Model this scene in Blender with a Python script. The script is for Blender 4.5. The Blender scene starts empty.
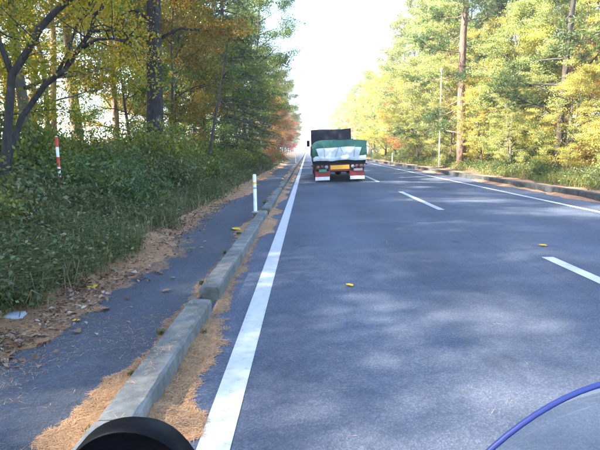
import bpy, math, random
import numpy as np
from mathutils import Vector, Matrix

SC = bpy.context.scene
COL = SC.collection
R = math.radians
PI = math.pi

# ------------------------------------------------------------------ camera
CAM_H = 1.42
cam_d = bpy.data.cameras.new('camera')
cam = bpy.data.objects.new('camera', cam_d)
COL.objects.link(cam)
cam_d.sensor_width = 36.0
cam_d.lens = 30.0
cam_d.clip_start = 0.03
cam_d.clip_end = 6000
_p = R(8.531); _yaw = math.atan(8 / 500 * math.cos(_p)); _roll = R(0.8)
_f = Vector((-math.sin(_yaw) * math.cos(_p), math.cos(_yaw) * math.cos(_p), -math.sin(_p)))
_r = _f.cross(Vector((0, 0, 1))).normalized(); _u = _r.cross(_f)
_r2 = _r * math.cos(_roll) - _u * math.sin(_roll); _u2 = _u * math.cos(_roll) + _r * math.sin(_roll)
cam.matrix_world = Matrix(((_r2.x, _u2.x, -_f.x, 0), (_r2.y, _u2.y, -_f.y, 0), (_r2.z, _u2.z, -_f.z, CAM_H), (0, 0, 0, 1)))
SC.camera = cam

# ------------------------------------------------------------------ sky, sun, exposure
SUN_EL = R(41.0)
SUN_DIR = Vector((-0.96, -0.28, 0)).normalized()          # horizontal direction towards the sun
w = bpy.data.worlds.new('World'); SC.world = w; w.use_nodes = True
nt = w.node_tree
bg = nt.nodes['Background']
sky = nt.nodes.new('ShaderNodeTexSky'); sky.sky_type = 'NISHITA'; sky.sun_disc = False
sky.sun_elevation = SUN_EL
sky.sun_rotation = math.atan2(SUN_DIR.x, SUN_DIR.y)
sky.air_density = 1.0; sky.dust_density = 1.0; sky.ozone_density = 3.0
nt.links.new(sky.outputs[0], bg.inputs[0])
bg.inputs[1].default_value = 0.15
sun_d = bpy.data.lights.new('sun', 'SUN'); sun_d.energy = 5.0; sun_d.angle = R(0.8); sun_d.color = (1.0, 0.92, 0.80)
sun = bpy.data.objects.new('sun', sun_d); COL.objects.link(sun)
_to = Vector((SUN_DIR.x * math.cos(SUN_EL), SUN_DIR.y * math.cos(SUN_EL), math.sin(SUN_EL)))
sun.rotation_euler = _to.to_track_quat('Z', 'Y').to_euler()
SC.view_settings.view_transform = 'Standard'
SC.view_settings.look = 'None'
SC.view_settings.gamma = 1.0
SC.view_settings.use_curve_mapping = False
SC.view_settings.exposure = 2.93
SC.render.engine = 'CYCLES'
SC.cycles.use_denoising = True
SC.cycles.max_bounces = 6
SC.cycles.diffuse_bounces = 2
SC.cycles.use_adaptive_sampling = True
SC.cycles.adaptive_threshold = 0.03
SC.cycles.glossy_bounces = 2
SC.cycles.transmission_bounces = 4
SC.cycles.transparent_max_bounces = 8
SC.cycles.sample_clamp_indirect = 6.0

# ------------------------------------------------------------------ helpers
def tag(o, label=None, cat=None, group=None, kind=None):
    if label: o['label'] = label
    if cat: o['category'] = cat
    if group: o['group'] = group
    if kind: o['kind'] = kind
    return o

def link(name, me, mat=None, parent=None):
    o = bpy.data.objects.new(name, me); COL.objects.link(o)
    if parent: o.parent = parent
    if mat is not None and me is not None and not me.materials: me.materials.append(mat)
    return o

def empty(name, loc=(0, 0, 0), rz=0.0):
    o = bpy.data.objects.new(name, None); COL.objects.link(o)
    o.location = loc; o.rotation_euler = (0, 0, rz); o.empty_display_size = 0.2
    return o

def np_mesh(name, V, F, mat=None, tint=None, smooth=False):
    """V (n,3), F (m,k) all faces of k corners; tint = one value per face"""
    me = bpy.data.meshes.new(name)
    V = np.asarray(V, dtype=np.float32); F = np.asarray(F, dtype=np.int32)
    m, k = F.shape
    me.vertices.add(len(V)); me.vertices.foreach_set('co', V.ravel())
    me.loops.add(m * k); me.loops.foreach_set('vertex_index', F.ravel())
    me.polygons.add(m); me.polygons.foreach_set('loop_start', np.arange(0, m * k, k, dtype=np.int32))
    try: me.polygons.foreach_set('loop_total', np.full(m, k, dtype=np.int32))
    except Exception: pass
    if smooth: me.polygons.foreach_set('use_smooth', np.ones(m, dtype=bool))
    if tint is not None:
        a = me.attributes.new('tint', 'FLOAT', 'FACE'); a.data.foreach_set('value', np.asarray(tint, dtype=np.float32))
    me.update(calc_edges=True)
    if mat is not None: me.materials.append(mat)
    return me

class MB:
    """collects polygons, builds ONE mesh object"""
    def __init__(s): s.v = []; s.f = []
    def add(s, v, f):
        n = len(s.v); s.v += [tuple(p) for p in v]; s.f += [tuple(i + n for i in q) for q in f]; return s
    def box(s, x0, x1, y0, y1, z0, z1, b=0.0):
        if b <= 0:
            v = [(x0, y0, z0), (x1, y0, z0), (x1, y1, z0), (x0, y1, z0), (x0, y0, z1), (x1, y0, z1), (x1, y1, z1), (x0, y1, z1)]
            return s.add(v, [(0, 3, 2, 1), (4, 5, 6, 7), (0, 1, 5, 4), (1, 2, 6, 5), (2, 3, 7, 6), (3, 0, 4, 7)])
        # chamfered on all edges: three shrunken copies
        v = []
        for (ax, ay, az) in ((0, b, b), (b, 0, b), (b, b, 0)):
            for z in (z0 + az, z1 - az):
                for (x, y) in ((x0 + ax, y0 + ay), (x1 - ax, y0 + ay), (x1 - ax, y1 - ay), (x0 + ax, y1 - ay)): v.append((x, y, z))
        X, Y, Z = 0, 8, 16
        f = [(X + 0, X + 4, X + 7, X + 3), (X + 1, X + 2, X + 6, X + 5), (Y + 0, Y + 1, Y + 5, Y + 4), (Y + 2, Y + 3, Y + 7, Y + 6), (Z + 0, Z + 3, Z + 2, Z + 1), (Z + 4, Z + 5, Z + 6, Z + 7)]
        for i in range(4):
            j = (i + 1) % 4
            A, B2 = (Y, X) if i % 2 == 0 else (X, Y)
            f.append((A + i, Z + i, Z + j, A + j)); f.append((A + 4 + i, A + 4 + j, Z + 4 + j, Z + 4 + i))
            f.append((X + i, X + 4 + i, Y + 4 + i, Y + i) if i % 2 == 0 else (X + i, Y + i, Y + 4 + i, X + 4 + i))
            f.append((X + i, Y + i, Z + i)); f.append((X + 4 + i, Z + 4 + i, Y + 4 + i))
        return s.add(v, f)
    def tube(s, pts, r, k=8, cap=True):
        pts = [Vector(p) for p in pts]; n = len(pts)
        if not hasattr(r, '__len__'): r = [r] * n
        ref = None; rings = []
        for i, p in enumerate(pts):
            d = (pts[min(i + 1, n - 1)] - pts[max(i - 1, 0)]).normalized()
            if ref is None: ref = Vector((1, 0, 0)) if abs(d.x) < 0.8 else Vector((0, 1, 0))
            a = (ref - d * ref.dot(d)).normalized(); b = d.cross(a); ref = a
            rings.append([p + (a * math.cos(2 * PI * j / k) + b * math.sin(2 * PI * j / k)) * r[i] for j in range(k)])
        v = [q for ring in rings for q in ring]
        f = [(i * k + j, i * k + (j + 1) % k, (i + 1) * k + (j + 1) % k, (i + 1) * k + j) for i in range(n - 1) for j in range(k)]
        if cap: f += [tuple(reversed(range(k))), tuple((n - 1) * k + j for j in range(k))]
        return s.add(v, f)
    def lathe(s, prof, c, ax='z', k=20):
        """prof list of (radius, height) about axis ax through c"""
        v = []
        for (r, h) in prof:
            for j in range(k):
                a = 2 * PI * j / k; p = (r * math.cos(a), r * math.sin(a), h)
                if ax == 'y': p = (p[0], p[2], p[1])
                if ax == 'x': p = (p[2], p[0], p[1])
                v.append((c[0] + p[0], c[1] + p[1], c[2] + p[2]))
        n = len(prof)
        f = [(i * k + j, i * k + (j + 1) % k, (i + 1) * k + (j + 1) % k, (i + 1) * k + j) for i in range(n - 1) for j in range(k)]
        f += [tuple(range(k)), tuple((n - 1) * k + j for j in range(k))]
        return s.add(v, f)
    def grid(s, fn, nu, nv):
        v = [fn(i / nu, j / nv) for j in range(nv + 1) for i in range(nu + 1)]
        f = [(j * (nu + 1) + i, j * (nu + 1) + i + 1, (j + 1) * (nu + 1) + i + 1, (j + 1) * (nu + 1) + i) for j in range(nv) for i in range(nu)]
        return s.add(v, f)
    def mesh(s, name, mat=None, smooth=False):
        me = bpy.data.meshes.new(name); me.from_pydata(s.v, [], s.f)
        if smooth: me.polygons.foreach_set('use_smooth', [True] * len(me.polygons))
        me.update()
        if mat: me.materials.append(mat)
        return me
    def build(s, name, mat, parent=None, smooth=False):
        return link(name, s.mesh(name, mat, smooth), None, parent)

# ------------------------------------------------------------------ smooth numpy noise
_rs = np.random.RandomState(7)
_lat = _rs.rand(256, 256)
def vnoise(x, y):
    x = np.asarray(x, float); y = np.asarray(y, float)
    xi = np.floor(x).astype(int); yi = np.floor(y).astype(int); fx = x - xi; fy = y - yi
    fx = fx * fx * (3 - 2 * fx); fy = fy * fy * (3 - 2 * fy)
    g = lambda a, b: _lat[a % 256, b % 256]
    return (g(xi, yi) * (1 - fx) + g(xi + 1, yi) * fx) * (1 - fy) + (g(xi, yi + 1) * (1 - fx) + g(xi + 1, yi + 1) * fx) * fy
def fbm(x, y, o=4):
    t = 0; a = 0.5; s = 0
    for i in range(o):
        t = t + a * vnoise(np.asarray(x) * 2 ** i + 13.7 * i, np.asarray(y) * 2 ** i + 5.1 * i); s += a; a *= 0.5
    return t / s

# ------------------------------------------------------------------ materials
def new_mat(name):
    m = bpy.data.materials.new(name); m.use_nodes = True
    nt = m.node_tree; b = nt.nodes['Principled BSDF']
    return m, nt, b
def N(nt, t, **kw):
    n = nt.nodes.new(t)
    for k, v in kw.items():
        if k in n.inputs.keys(): n.inputs[k].default_value = v
        else: setattr(n, k, v)
    return n
def ramp(nt, stops, src=None):
    r = nt.nodes.new('ShaderNodeValToRGB'); e = r.color_ramp.elements
    while len(e) < len(stops): e.new(0.5)
    for q, (p, c) in zip(e, stops):
        q.position = p; q.color = (*c, 1) if len(c) == 3 else c
    if src is not None: nt.links.new(src, r.inputs[0])
    return r
def coords(nt, scale=(1, 1, 1), kind='Object'):
    t = nt.nodes.new('ShaderNodeTexCoord'); m = nt.nodes.new('ShaderNodeMapping'); m.inputs['Scale'].default_value = scale
    nt.links.new(t.outputs[kind], m.inputs[0]); return m.outputs[0]
def noise(nt, vec, scale, detail=4, rough=0.55):
    n = N(nt, 'ShaderNodeTexNoise', Scale=scale, Detail=detail, Roughness=rough); nt.links.new(vec, n.inputs['Vector']); return n.outputs['Fac']
def bump(nt, bsdf, h, strength=0.3, dist=0.01):
    b = N(nt, 'ShaderNodeBump', Strength=strength, Distance=dist); nt.links.new(h, b.inputs['Height']); nt.links.new(b.outputs[0], bsdf.inputs['Normal']); return b
def mixc(nt, fac, a, b, mode='MIX'):
    m = nt.nodes.new('ShaderNodeMix'); m.data_type = 'RGBA'; m.blend_type = mode
    for s, v in ((0, fac), (6, a), (7, b)):
        if hasattr(v, 'is_linked') or hasattr(v, 'links'): nt.links.new(v, m.inputs[s])
        else: m.inputs[s].default_value = v if s == 0 else (*v, 1)
    return m.outputs[2]

def plain(name, col, rough=0.5, var=0.25, scale=8.0, metal=0.0, bumpy=0.1, spec=0.5, coat=0.0):
    m, nt, b = new_mat(name); v = coords(nt)
    n = noise(nt, v, scale, 5)
    lo = tuple(max(c * (1 - var), 0) for c in col); hi = tuple(min(c * (1 + var), 1) for c in col)
    r = ramp(nt, [(0.3, lo), (0.7, hi)], n); nt.links.new(r.outputs[0], b.inputs['Base Color'])
    b.inputs['Roughness'].default_value = rough; b.inputs['Metallic'].default_value = metal
    b.inputs['Specular IOR Level'].default_value = spec; b.inputs['Coat Weight'].default_value = coat
    if bumpy: bump(nt, b, noise(nt, v, scale * 6, 3), bumpy, 0.005)
    return m

def asphalt(name, lo, hi, seam=None, patch=0.35):
    m, nt, b = new_mat(name); v = coords(nt)
    agg = N(nt, 'ShaderNodeTexVoronoi', Scale=95.0); nt.links.new(v, agg.inputs['Vector'])
    fine = noise(nt, v, 160, 3, 0.7)
    wv = coords(nt, (1.0, 0.12, 1.0)); wear = noise(nt, wv, 1.1, 5, 0.6)
    big = noise(nt, v, 0.35, 4)
    c = ramp(nt, [(0.25, lo), (0.75, hi)], fine).outputs[0]
    hs = N(nt, 'ShaderNodeHueSaturation', Saturation=0.55); nt.links.new(agg.outputs['Color'], hs.inputs['Color'])
    stones = ramp(nt, [(0.0, (0.55, 0.55, 0.56)), (0.6, (1.0, 1.0, 1.0)), (1.0, (1.9, 1.85, 1.8))], hs.outputs[0]).outputs[0]
    c = mixc(nt, 0.75, c, stones, 'MULTIPLY')
    c = mixc(nt, 1.0, c, ramp(nt, [(0.28, (1 - patch,) * 3), (0.72, (1 + patch,) * 3)], wear).outputs[0], 'MULTIPLY')
    c = mixc(nt, 1.0, c, ramp(nt, [(0.3, (0.82, 0.82, 0.82)), (0.7, (1.16, 1.16, 1.16))], big).outputs[0], 'MULTIPLY')
    # hairline cracks
    ck = N(nt, 'ShaderNodeTexVoronoi', Scale=0.42); ck.feature = 'DISTANCE_TO_EDGE'
    wob = N(nt, 'ShaderNodeTexNoise', Scale=1.3, Detail=5.0); nt.links.new(v, wob.inputs['Vector'])
    vm = nt.nodes.new('ShaderNodeVectorMath'); vm.operation = 'MULTIPLY_ADD'; vm.inputs[1].default_value = (1.6, 1.6, 0)
    nt.links.new(wob.outputs['Color'], vm.inputs[0]); nt.links.new(v, vm.inputs[2]); nt.links.new(vm.outputs[0], ck.inputs['Vector'])
    crack = ramp(nt, [(0.0, (0.42, 0.42, 0.42)), (0.006, (1, 1, 1))], ck.outputs['Distance']).outputs[0]
    gate = ramp(nt, [(0.52, (0, 0, 0)), (0.62, (1, 1, 1))], noise(nt, v, 0.23, 3)).outputs[0]
    c = mixc(nt, gate, c, mixc(nt, 1.0, c, crack, 'MULTIPLY'))
    if seam is not None:
        sp = nt.nodes.new('ShaderNodeSeparateXYZ'); nt.links.new(vm.outputs[0], sp.inputs[0])
        sp2 = nt.nodes.new('ShaderNodeSeparateXYZ'); nt.links.new(v, sp2.inputs[0])
        wn = noise(nt, v, 2.0, 5, 0.7)
        a = N(nt, 'ShaderNodeMath', operation='MULTIPLY_ADD'); a.inputs[1].default_value = 0.10; nt.links.new(wn, a.inputs[0]); nt.links.new(sp2.outputs[0], a.inputs[2])
        d = N(nt, 'ShaderNodeMath', operation='SUBTRACT'); d.inputs[1].default_value = seam + 0.05; nt.links.new(a.outputs[0], d.inputs[0])
        ab = N(nt, 'ShaderNodeMath', operation='ABSOLUTE'); nt.links.new(d.outputs[0], ab.inputs[0])
        s2 = ramp(nt, [(0.0, (0.45, 0.45, 0.45)), (0.012, (1, 1, 1))], ab.outputs[0]).outputs[0]
        c = mixc(nt, 0.8, c, s2, 'MULTIPLY')
    if seam is not None:
        tw = N(nt, 'ShaderNodeMath', operation='MULTIPLY_ADD'); tw.inputs[1].default_value = 0.35; nt.links.new(noise(nt, coords(nt, (1, 0.15, 1)), 1.0, 3), tw.inputs[0]); nt.links.new(sp2.outputs[0], tw.inputs[2])
        tm = N(nt, 'ShaderNodeMath', operation='MULTIPLY_ADD'); tm.inputs[1].default_value = 2 * PI / 1.65; tm.inputs[2].default_value = -0.8 * 2 * PI / 1.65; nt.links.new(tw.outputs[0], tm.inputs[0])
        cs = N(nt, 'ShaderNodeMath', operation='COSINE'); nt.links.new(tm.outputs[0], cs.inputs[0])
        mr = N(nt, 'ShaderNodeMapRange'); mr.inputs['From Min'].default_value = -1; nt.links.new(cs.outputs[0], mr.inputs['Value'])
        c = mixc(nt, 1.0, c, ramp(nt, [(0.0, (0.90, 0.90, 0.91)), (1.0, (1.12, 1.12, 1.11))], mr.outputs[0]).outputs[0], 'MULTIPLY')
        c = mixc(nt, 1.0, c, ramp(nt, [(0.26, (0.62, 0.62, 0.63)), (0.36, (1, 1, 1))], noise(nt, coords(nt, (1, 0.6, 1)), 1.9, 3, 0.6)).outputs[0], 'MULTIPLY')
    nt.links.new(c, b.inputs['Base Color'])
    b.inputs['Roughness'].default_value = 0.78; b.inputs['Specular IOR Level'].default_value = 0.35
    bump(nt, b, agg.outputs['Distance'], 0.5, 0.006)
    return m

def leaf_mat(name, stops, trans=0.42, rough=0.5, gloss=0.03, objvar=0.06):
    """a leaf: diffuse and translucent, its own colour from the 'tint' value of each leaf"""
    m, nt, b = new_mat(name); nt.nodes.remove(b); out = nt.nodes['Material Output']
    at = nt.nodes.new('ShaderNodeAttribute'); at.attribute_name = 'tint'
    oi = nt.nodes.new('ShaderNodeObjectInfo')
    col = ramp(nt, stops, at.outputs['Fac']).outputs[0]
    hsv = nt.nodes.new('ShaderNodeHueSaturation')
    mr = N(nt, 'ShaderNodeMapRange'); mr.inputs['To Min'].default_value = 0.5 - objvar; mr.inputs['To Max'].default_value = 0.5 + objvar * 0.4
    nt.links.new(oi.outputs['Random'], mr.inputs['Value']); nt.links.new(mr.outputs[0], hsv.inputs['Hue']); nt.links.new(col, hsv.inputs['Color'])
    df = nt.nodes.new('ShaderNodeBsdfDiffuse'); tr = nt.nodes.new('ShaderNodeBsdfTranslucent'); gl = N(nt, 'ShaderNodeBsdfGlossy', Roughness=rough)
    tc = mixc(nt, 1.0, hsv.outputs[0], (1.5, 1.35, 0.7), 'MULTIPLY')
    nt.links.new(hsv.outputs[0], df.inputs['Color']); nt.links.new(tc, tr.inputs['Color'])
    m1 = N(nt, 'ShaderNodeMixShader', Fac=trans); nt.links.new(df.outputs[0], m1.inputs[1]); nt.links.new(tr.outputs[0], m1.inputs[2])
    m2 = N(nt, 'ShaderNodeMixShader', Fac=gloss); nt.links.new(m1.outputs[0], m2.inputs[1]); nt.links.new(gl.outputs[0], m2.inputs[2])
    nt.links.new(m2.outputs[0], out.inputs['Surface'])
    return m

def bark(name, lo, hi, scale=9.0, stretch=0.22):
    m, nt, b = new_mat(name); v = coords(nt, (1, 1, stretch))
    n1 = noise(nt, v, scale, 6, 0.65); vo = N(nt, 'ShaderNodeTexVoronoi', Scale=scale * 1.3); nt.links.new(v, vo.inputs['Vector'])
    c = ramp(nt, [(0.28, lo), (0.72, hi)], n1).outputs[0]
    c = mixc(nt, 0.6, c, ramp(nt, [(0.0, (0.5, 0.5, 0.5)), (0.5, (1.2, 1.2, 1.2))], vo.outputs['Distance']).outputs[0], 'MULTIPLY')
    lich = ramp(nt, [(0.6, (0, 0, 0)), (0.75, (0.5, 0.5, 0.5))], noise(nt, coords(nt), 3.0, 5)).outputs[0]
    c = mixc(nt, lich, c, (0.17, 0.17, 0.12))
    nt.links.new(c, b.inputs['Base Color']); b.inputs['Roughness'].default_value = 0.9
    bump(nt, b, vo.outputs['Distance'], 0.9, 0.03)
    return m

M = {}
M['road'] = asphalt('road_asphalt', (0.037, 0.046, 0.064), (0.059, 0.071, 0.096), seam=2.62, patch=0.16)  # blue of the skylight in the shade is put into the base colour
M['path'] = asphalt('path_asphalt', (0.029, 0.034, 0.043), (0.052, 0.059, 0.070), patch=0.38)

def paint_mat():
    m, nt, b = new_mat('road_paint'); v = coords(nt)
    n = noise(nt, v, 14, 6, 0.7); n2 = noise(nt, coords(nt, (1, 0.1, 1)), 2.2, 4)
    c = ramp(nt, [(0.30, (0.24, 0.245, 0.26)), (0.42, (0.39, 0.395, 0.40)), (0.8, (0.48, 0.485, 0.49))], n).outputs[0]
    c = mixc(nt, 1.0, c, ramp(nt, [(0.3, (0.82, 0.82, 0.82)), (0.7, (1.04, 1.04, 1.04))], n2).outputs[0], 'MULTIPLY')
    nt.links.new(c, b.inputs['Base Color']); b.inputs['Roughness'].default_value = 0.6
    bump(nt, b, noise(nt, v, 120, 3), 0.35, 0.004); return m
M['paint'] = paint_mat()

def concrete_mat(name, lo, hi):
    m, nt, b = new_mat(name); v = coords(nt)
    oi = nt.nodes.new('ShaderNodeObjectInfo'); vm = nt.nodes.new('ShaderNodeVectorMath'); vm.operation = 'ADD'
    nt.links.new(v, vm.inputs[0]); nt.links.new(oi.outputs['Location'], vm.inputs[1]); v = vm.outputs[0]
    c = ramp(nt, [(0.3, lo), (0.7, hi)], noise(nt, v, 5, 6, 0.65)).outputs[0]
    c = mixc(nt, 1.0, c, ramp(nt, [(0.38, (0.45, 0.46, 0.42)), (0.6, (1.1, 1.1, 1.1))], noise(nt, v, 2.6, 7, 0.75)).outputs[0], 'MULTIPLY')
    moss = ramp(nt, [(0.54, (0, 0, 0)), (0.66, (0.75, 0.75, 0.75))], noise(nt, v, 3.3, 6, 0.7)).outputs[0]
    c = mixc(nt, moss, c, (0.10, 0.105, 0.07))
    nt.links.new(c, b.inputs['Base Color']); b.inputs['Roughness'].default_value = 0.9
    bump(nt, b, noise(nt, v, 60, 5, 0.7), 0.5, 0.006); return m
M['concrete'] = concrete_mat('kerb_concrete', (0.085, 0.083, 0.074), (0.20, 0.195, 0.172))
M['concrete_dark'] = concrete_mat('weathered_kerb_concrete', (0.030, 0.031, 0.030), (0.065, 0.066, 0.063))

def soil_mat():
    m, nt, b = new_mat('forest_soil'); v = coords(nt)
    c = ramp(nt, [(0.3, (0.045, 0.032, 0.018)), (0.5, (0.10, 0.065, 0.032)), (0.7, (0.07, 0.075, 0.028))], noise(nt, v, 1.2, 7, 0.7)).outputs[0]
    c = mixc(nt, 0.7, c, ramp(nt, [(0.3, (0.5, 0.5, 0.5)), (0.7, (1.5, 1.4, 1.2))], noise(nt, v, 22, 4, 0.7)).outputs[0], 'MULTIPLY')
    nt.links.new(c, b.inputs['Base Color']); b.inputs['Roughness'].default_value = 0.95
    bump(nt, b, noise(nt, v, 14, 5, 0.7), 0.8, 0.04); return m
M['soil'] = soil_mat()

def needle_bed_mat():
    m, nt, b = new_mat('pine_needle_bed'); v = coords(nt, (1, 0.35, 1)); v2 = coords(nt)
    c = ramp(nt, [(0.3, (0.17, 0.085, 0.042)), (0.55, (0.42, 0.235, 0.115)), (0.75, (0.60, 0.38, 0.21))], noise(nt, v, 60, 5, 0.75)).outputs[0]
    c = mixc(nt, 1.0, c, ramp(nt, [(0.3, (0.7, 0.68, 0.66)), (0.7, (1.15, 1.12, 1.08))], noise(nt, v2, 2.5, 4)).outputs[0], 'MULTIPLY')
    nt.links.new(c, b.inputs['Base Color']); b.inputs['Roughness'].default_value = 0.95
    bump(nt, b, noise(nt, v, 90, 5, 0.8), 1.0, 0.015); return m
M['needlebed'] = needle_bed_mat()
M['needle'] = leaf_mat('dry_pine_needle', [(0, (0.16, 0.075, 0.032)), (0.5, (0.42, 0.235, 0.11)), (1, (0.58, 0.37, 0.20))], 0.05, objvar=0)
M['dry'] = leaf_mat('dry_leaf', [(0, (0.08, 0.045, 0.024)), (0.5, (0.19, 0.115, 0.062)), (0.85, (0.29, 0.20, 0.13)), (1, (0.40, 0.33, 0.26))], 0.1, objvar=0.01)
M['yellow_leaf'] = leaf_mat('yellow_fallen_leaf', [(0, (0.62, 0.40, 0.02)), (1, (0.72, 0.52, 0.05))], 0.15, objvar=0.01)
M['yg'] = leaf_mat('yellow_green_leaf', [(0, (0.10, 0.14, 0.008)), (0.5, (0.23, 0.235, 0.010)), (0.8, (0.38, 0.30, 0.012)), (1, (0.50, 0.30, 0.012))], 0.58, objvar=0.04)
M['olive'] = leaf_mat('turning_leaf', [(0, (0.065, 0.085, 0.010)), (0.45, (0.14, 0.125, 0.012)), (0.8, (0.25, 0.135, 0.015)), (1, (0.32, 0.105, 0.022))], 0.45, objvar=0.03)
M['green'] = leaf_mat('green_leaf', [(0, (0.038, 0.072, 0.014)), (0.6, (0.085, 0.14, 0.022)), (1, (0.18, 0.21, 0.03))], 0.42, objvar=0.05)
M['lime'] = leaf_mat('pale_green_leaf', [(0, (0.15, 0.22, 0.075)), (0.5, (0.26, 0.32, 0.11)), (0.85, (0.40, 0.38, 0.125)), (1, (0.52, 0.36, 0.14))], 0.45, objvar=0.03)
M['lime_yellow'] = leaf_mat('yellowing_leaf', [(0, (0.15, 0.21, 0.055)), (0.5, (0.30, 0.34, 0.08)), (0.85, (0.46, 0.42, 0.09)), (1, (0.54, 0.37, 0.10))], 0.45, objvar=0.03)
M['lime_sage'] = leaf_mat('sage_and_russet_leaf', [(0, (0.12, 0.19, 0.08)), (0.5, (0.23, 0.295, 0.12)), (0.8, (0.36, 0.32, 0.14)), (1, (0.48, 0.29, 0.16))], 0.45, objvar=0.03)
M['red'] = leaf_mat('red_leaf', [(0, (0.13, 0.05, 0.025)), (0.5, (0.27, 0.085, 0.04)), (1, (0.38, 0.16, 0.05))], 0.45, objvar=0.02)
M['orange'] = leaf_mat('orange_leaf', [(0, (0.20, 0.12, 0.04)), (0.5, (0.36, 0.17, 0.06)), (1, (0.42, 0.27, 0.08))], 0.45, objvar=0.02)
M['conifer'] = leaf_mat('conifer_needle', [(0, (0.018, 0.042, 0.017)), (0.6, (0.038, 0.075, 0.026)), (0.92, (0.07, 0.10, 0.03)), (1, (0.17, 0.09, 0.04))], 0.25, objvar=0.03)
M['pine'] = leaf_mat('pine_needle', [(0, (0.03, 0.065, 0.02)), (0.6, (0.06, 0.11, 0.03)), (1, (0.13, 0.15, 0.035))], 0.3, objvar=0.03)
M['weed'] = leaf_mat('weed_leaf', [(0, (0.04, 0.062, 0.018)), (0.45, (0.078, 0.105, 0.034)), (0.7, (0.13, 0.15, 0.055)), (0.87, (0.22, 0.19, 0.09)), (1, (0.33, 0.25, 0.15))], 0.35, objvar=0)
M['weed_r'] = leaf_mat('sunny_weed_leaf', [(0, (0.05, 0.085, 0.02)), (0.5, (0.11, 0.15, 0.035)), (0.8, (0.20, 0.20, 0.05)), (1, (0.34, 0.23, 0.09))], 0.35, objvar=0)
M['bark_dark'] = bark('dark_bark', (0.022, 0.017, 0.013), (0.06, 0.048, 0.036), 8)
M['bark_black'] = bark('blackish_bark', (0.010, 0.009, 0.008), (0.030, 0.025, 0.020), 14)
M['bark_pine'] = bark('red_pine_bark', (0.085, 0.052, 0.035), (0.23, 0.14, 0.095), 7, 0.35)
M['bark_grey'] = bark('grey_bark', (0.07, 0.06, 0.047), (0.17, 0.145, 0.115), 9)
M['bark_pale'] = bark('bleached_wood', (0.28, 0.19, 0.12), (0.50, 0.37, 0.26), 9)

# ------------------------------------------------------------------ ground levels
def road_z(x):                                   # a gentle crown under the centre line
    return 0.015 * np.minimum(x, 6.0 - np.asarray(x))
_gx = np.array([-3000, -60, -20, -11, -7.5, -5.2, -3.9, -3.0, -2.55, -2.2, -1.9, -0.95, -0.8, 7.5, 7.72, 7.9, 8.7, 9.6, 11.5, 15, 22, 60, 3000.])
_gz = np.array([-30, -0.8, 0.35, 0.78, 0.74, 0.60, 0.40, 0.21, 0.11, 0.035, 0.01, 0.0, -0.06, -0.09, 0.10, 0.14, 0.17, 0.32, 0.55, 0.70, 0.4, -0.6, -30.])
def gz(x, y):
    x = np.asarray(x, float); y = np.asarray(y, float)
    b = np.interp(x, _gx, _gz)
    amp = np.clip((-x - 2.2) / 1.5, 0, 1) + np.clip((x - 8.4) / 1.5, 0, 1)
    return b + amp * (fbm(x * 0.6 + 50, y * 0.6 + 50, 3) - 0.5) * 0.30

def build_ground():
    xs = np.unique(np.concatenate([_gx, np.linspace(-12, -1.9, 48), np.linspace(7.7, 16, 34), np.linspace(-60, -12, 20), np.linspace(16, 60, 18), [-1000, -300, 300, 1000]]))
    ys = np.unique(np.concatenate([np.linspace(-30, 0, 31), np.linspace(0, 40, 121), np.linspace(40, 120, 81), np.linspace(120, 400, 57), [-400, -100, 600, 1000, 2000, 4000]]))
    X, Y = np.meshgrid(xs, ys); Z = gz(X, Y)
    V = np.stack([X.ravel(), Y.ravel(), Z.ravel()], 1)
    nx = len(xs); i, j = np.meshgrid(np.arange(nx - 1), np.arange(len(ys) - 1)); a = (j * nx + i).ravel()
    F = np.stack([a, a + 1, a + 1 + nx, a + nx], 1)
    tag(link('ground', np_mesh('ground', V, F, M['soil'], smooth=True)), 'brown forest soil of the verges under the trees', 'ground', kind='structure')
build_ground()

def strip(name, xs, y0, y1, zf, mat, ny=60, dz=0.0):
    ys = y0 + (y1 - y0) * (np.linspace(0, 1, ny + 1) ** 2)
    X, Y = np.meshgrid(np.array(xs, float), ys); Z = zf(X) + dz
    V = np.stack([X.ravel(), Y.ravel(), Z.ravel()], 1); nx = len(xs)
    i, j = np.meshgrid(np.arange(nx - 1), np.arange(ny)); a = (j * nx + i).ravel()
    return np_mesh(name, V, np.stack([a, a + 1, a + 1 + nx, a + nx], 1), mat, smooth=True)

KL, KR = -0.86, 7.55                              # road-side faces of the two kerbs
road = link('road', strip('road', [KL - 0.06, 0, 1.5, 2.6, 2.9, 3.0, 3.1, 3.4, 4.5, 6, KR + 0.06], -30, 900, road_z, M['road']))
tag(road, 'grey asphalt two-lane road running straight ahead, skylight blue mixed into its colour', 'road', kind='structure')
PATH_Z = 0.055
path_z = lambda x: PATH_Z + 0 * np.asarray(x)
path = link('sidewalk', strip('sidewalk', [-2.45, -2.2, -1.6, KL - 0.17], -30, 500, path_z, M['path']))
tag(path, 'narrow dark asphalt footpath between left kerb and bank', 'sidewalk', kind='structure')

# painted lines: children of the road
def line(x, y0, y1, wd, ny):
    return link('edge_line', strip('edge_line', [x - wd / 2, x + wd / 2], y0, y1, road_z, M['paint'], ny, 0.004), None, road)
line(-0.47, -30, 900, 0.165, 60); line(6.34, -30, 900, 0.15, 60)
_dash = strip('lane_dash', [2.93, 3.08], 0, 5.0, road_z, M['paint'], 6, 0.004)
for k in range(26):
    o = link('lane_dash', _dash, None, road); o.location.y = 1.2 - 10 + k * 10.0
# second, older pass of paint showing as a double edge on the lane dashes is left to wear

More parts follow.
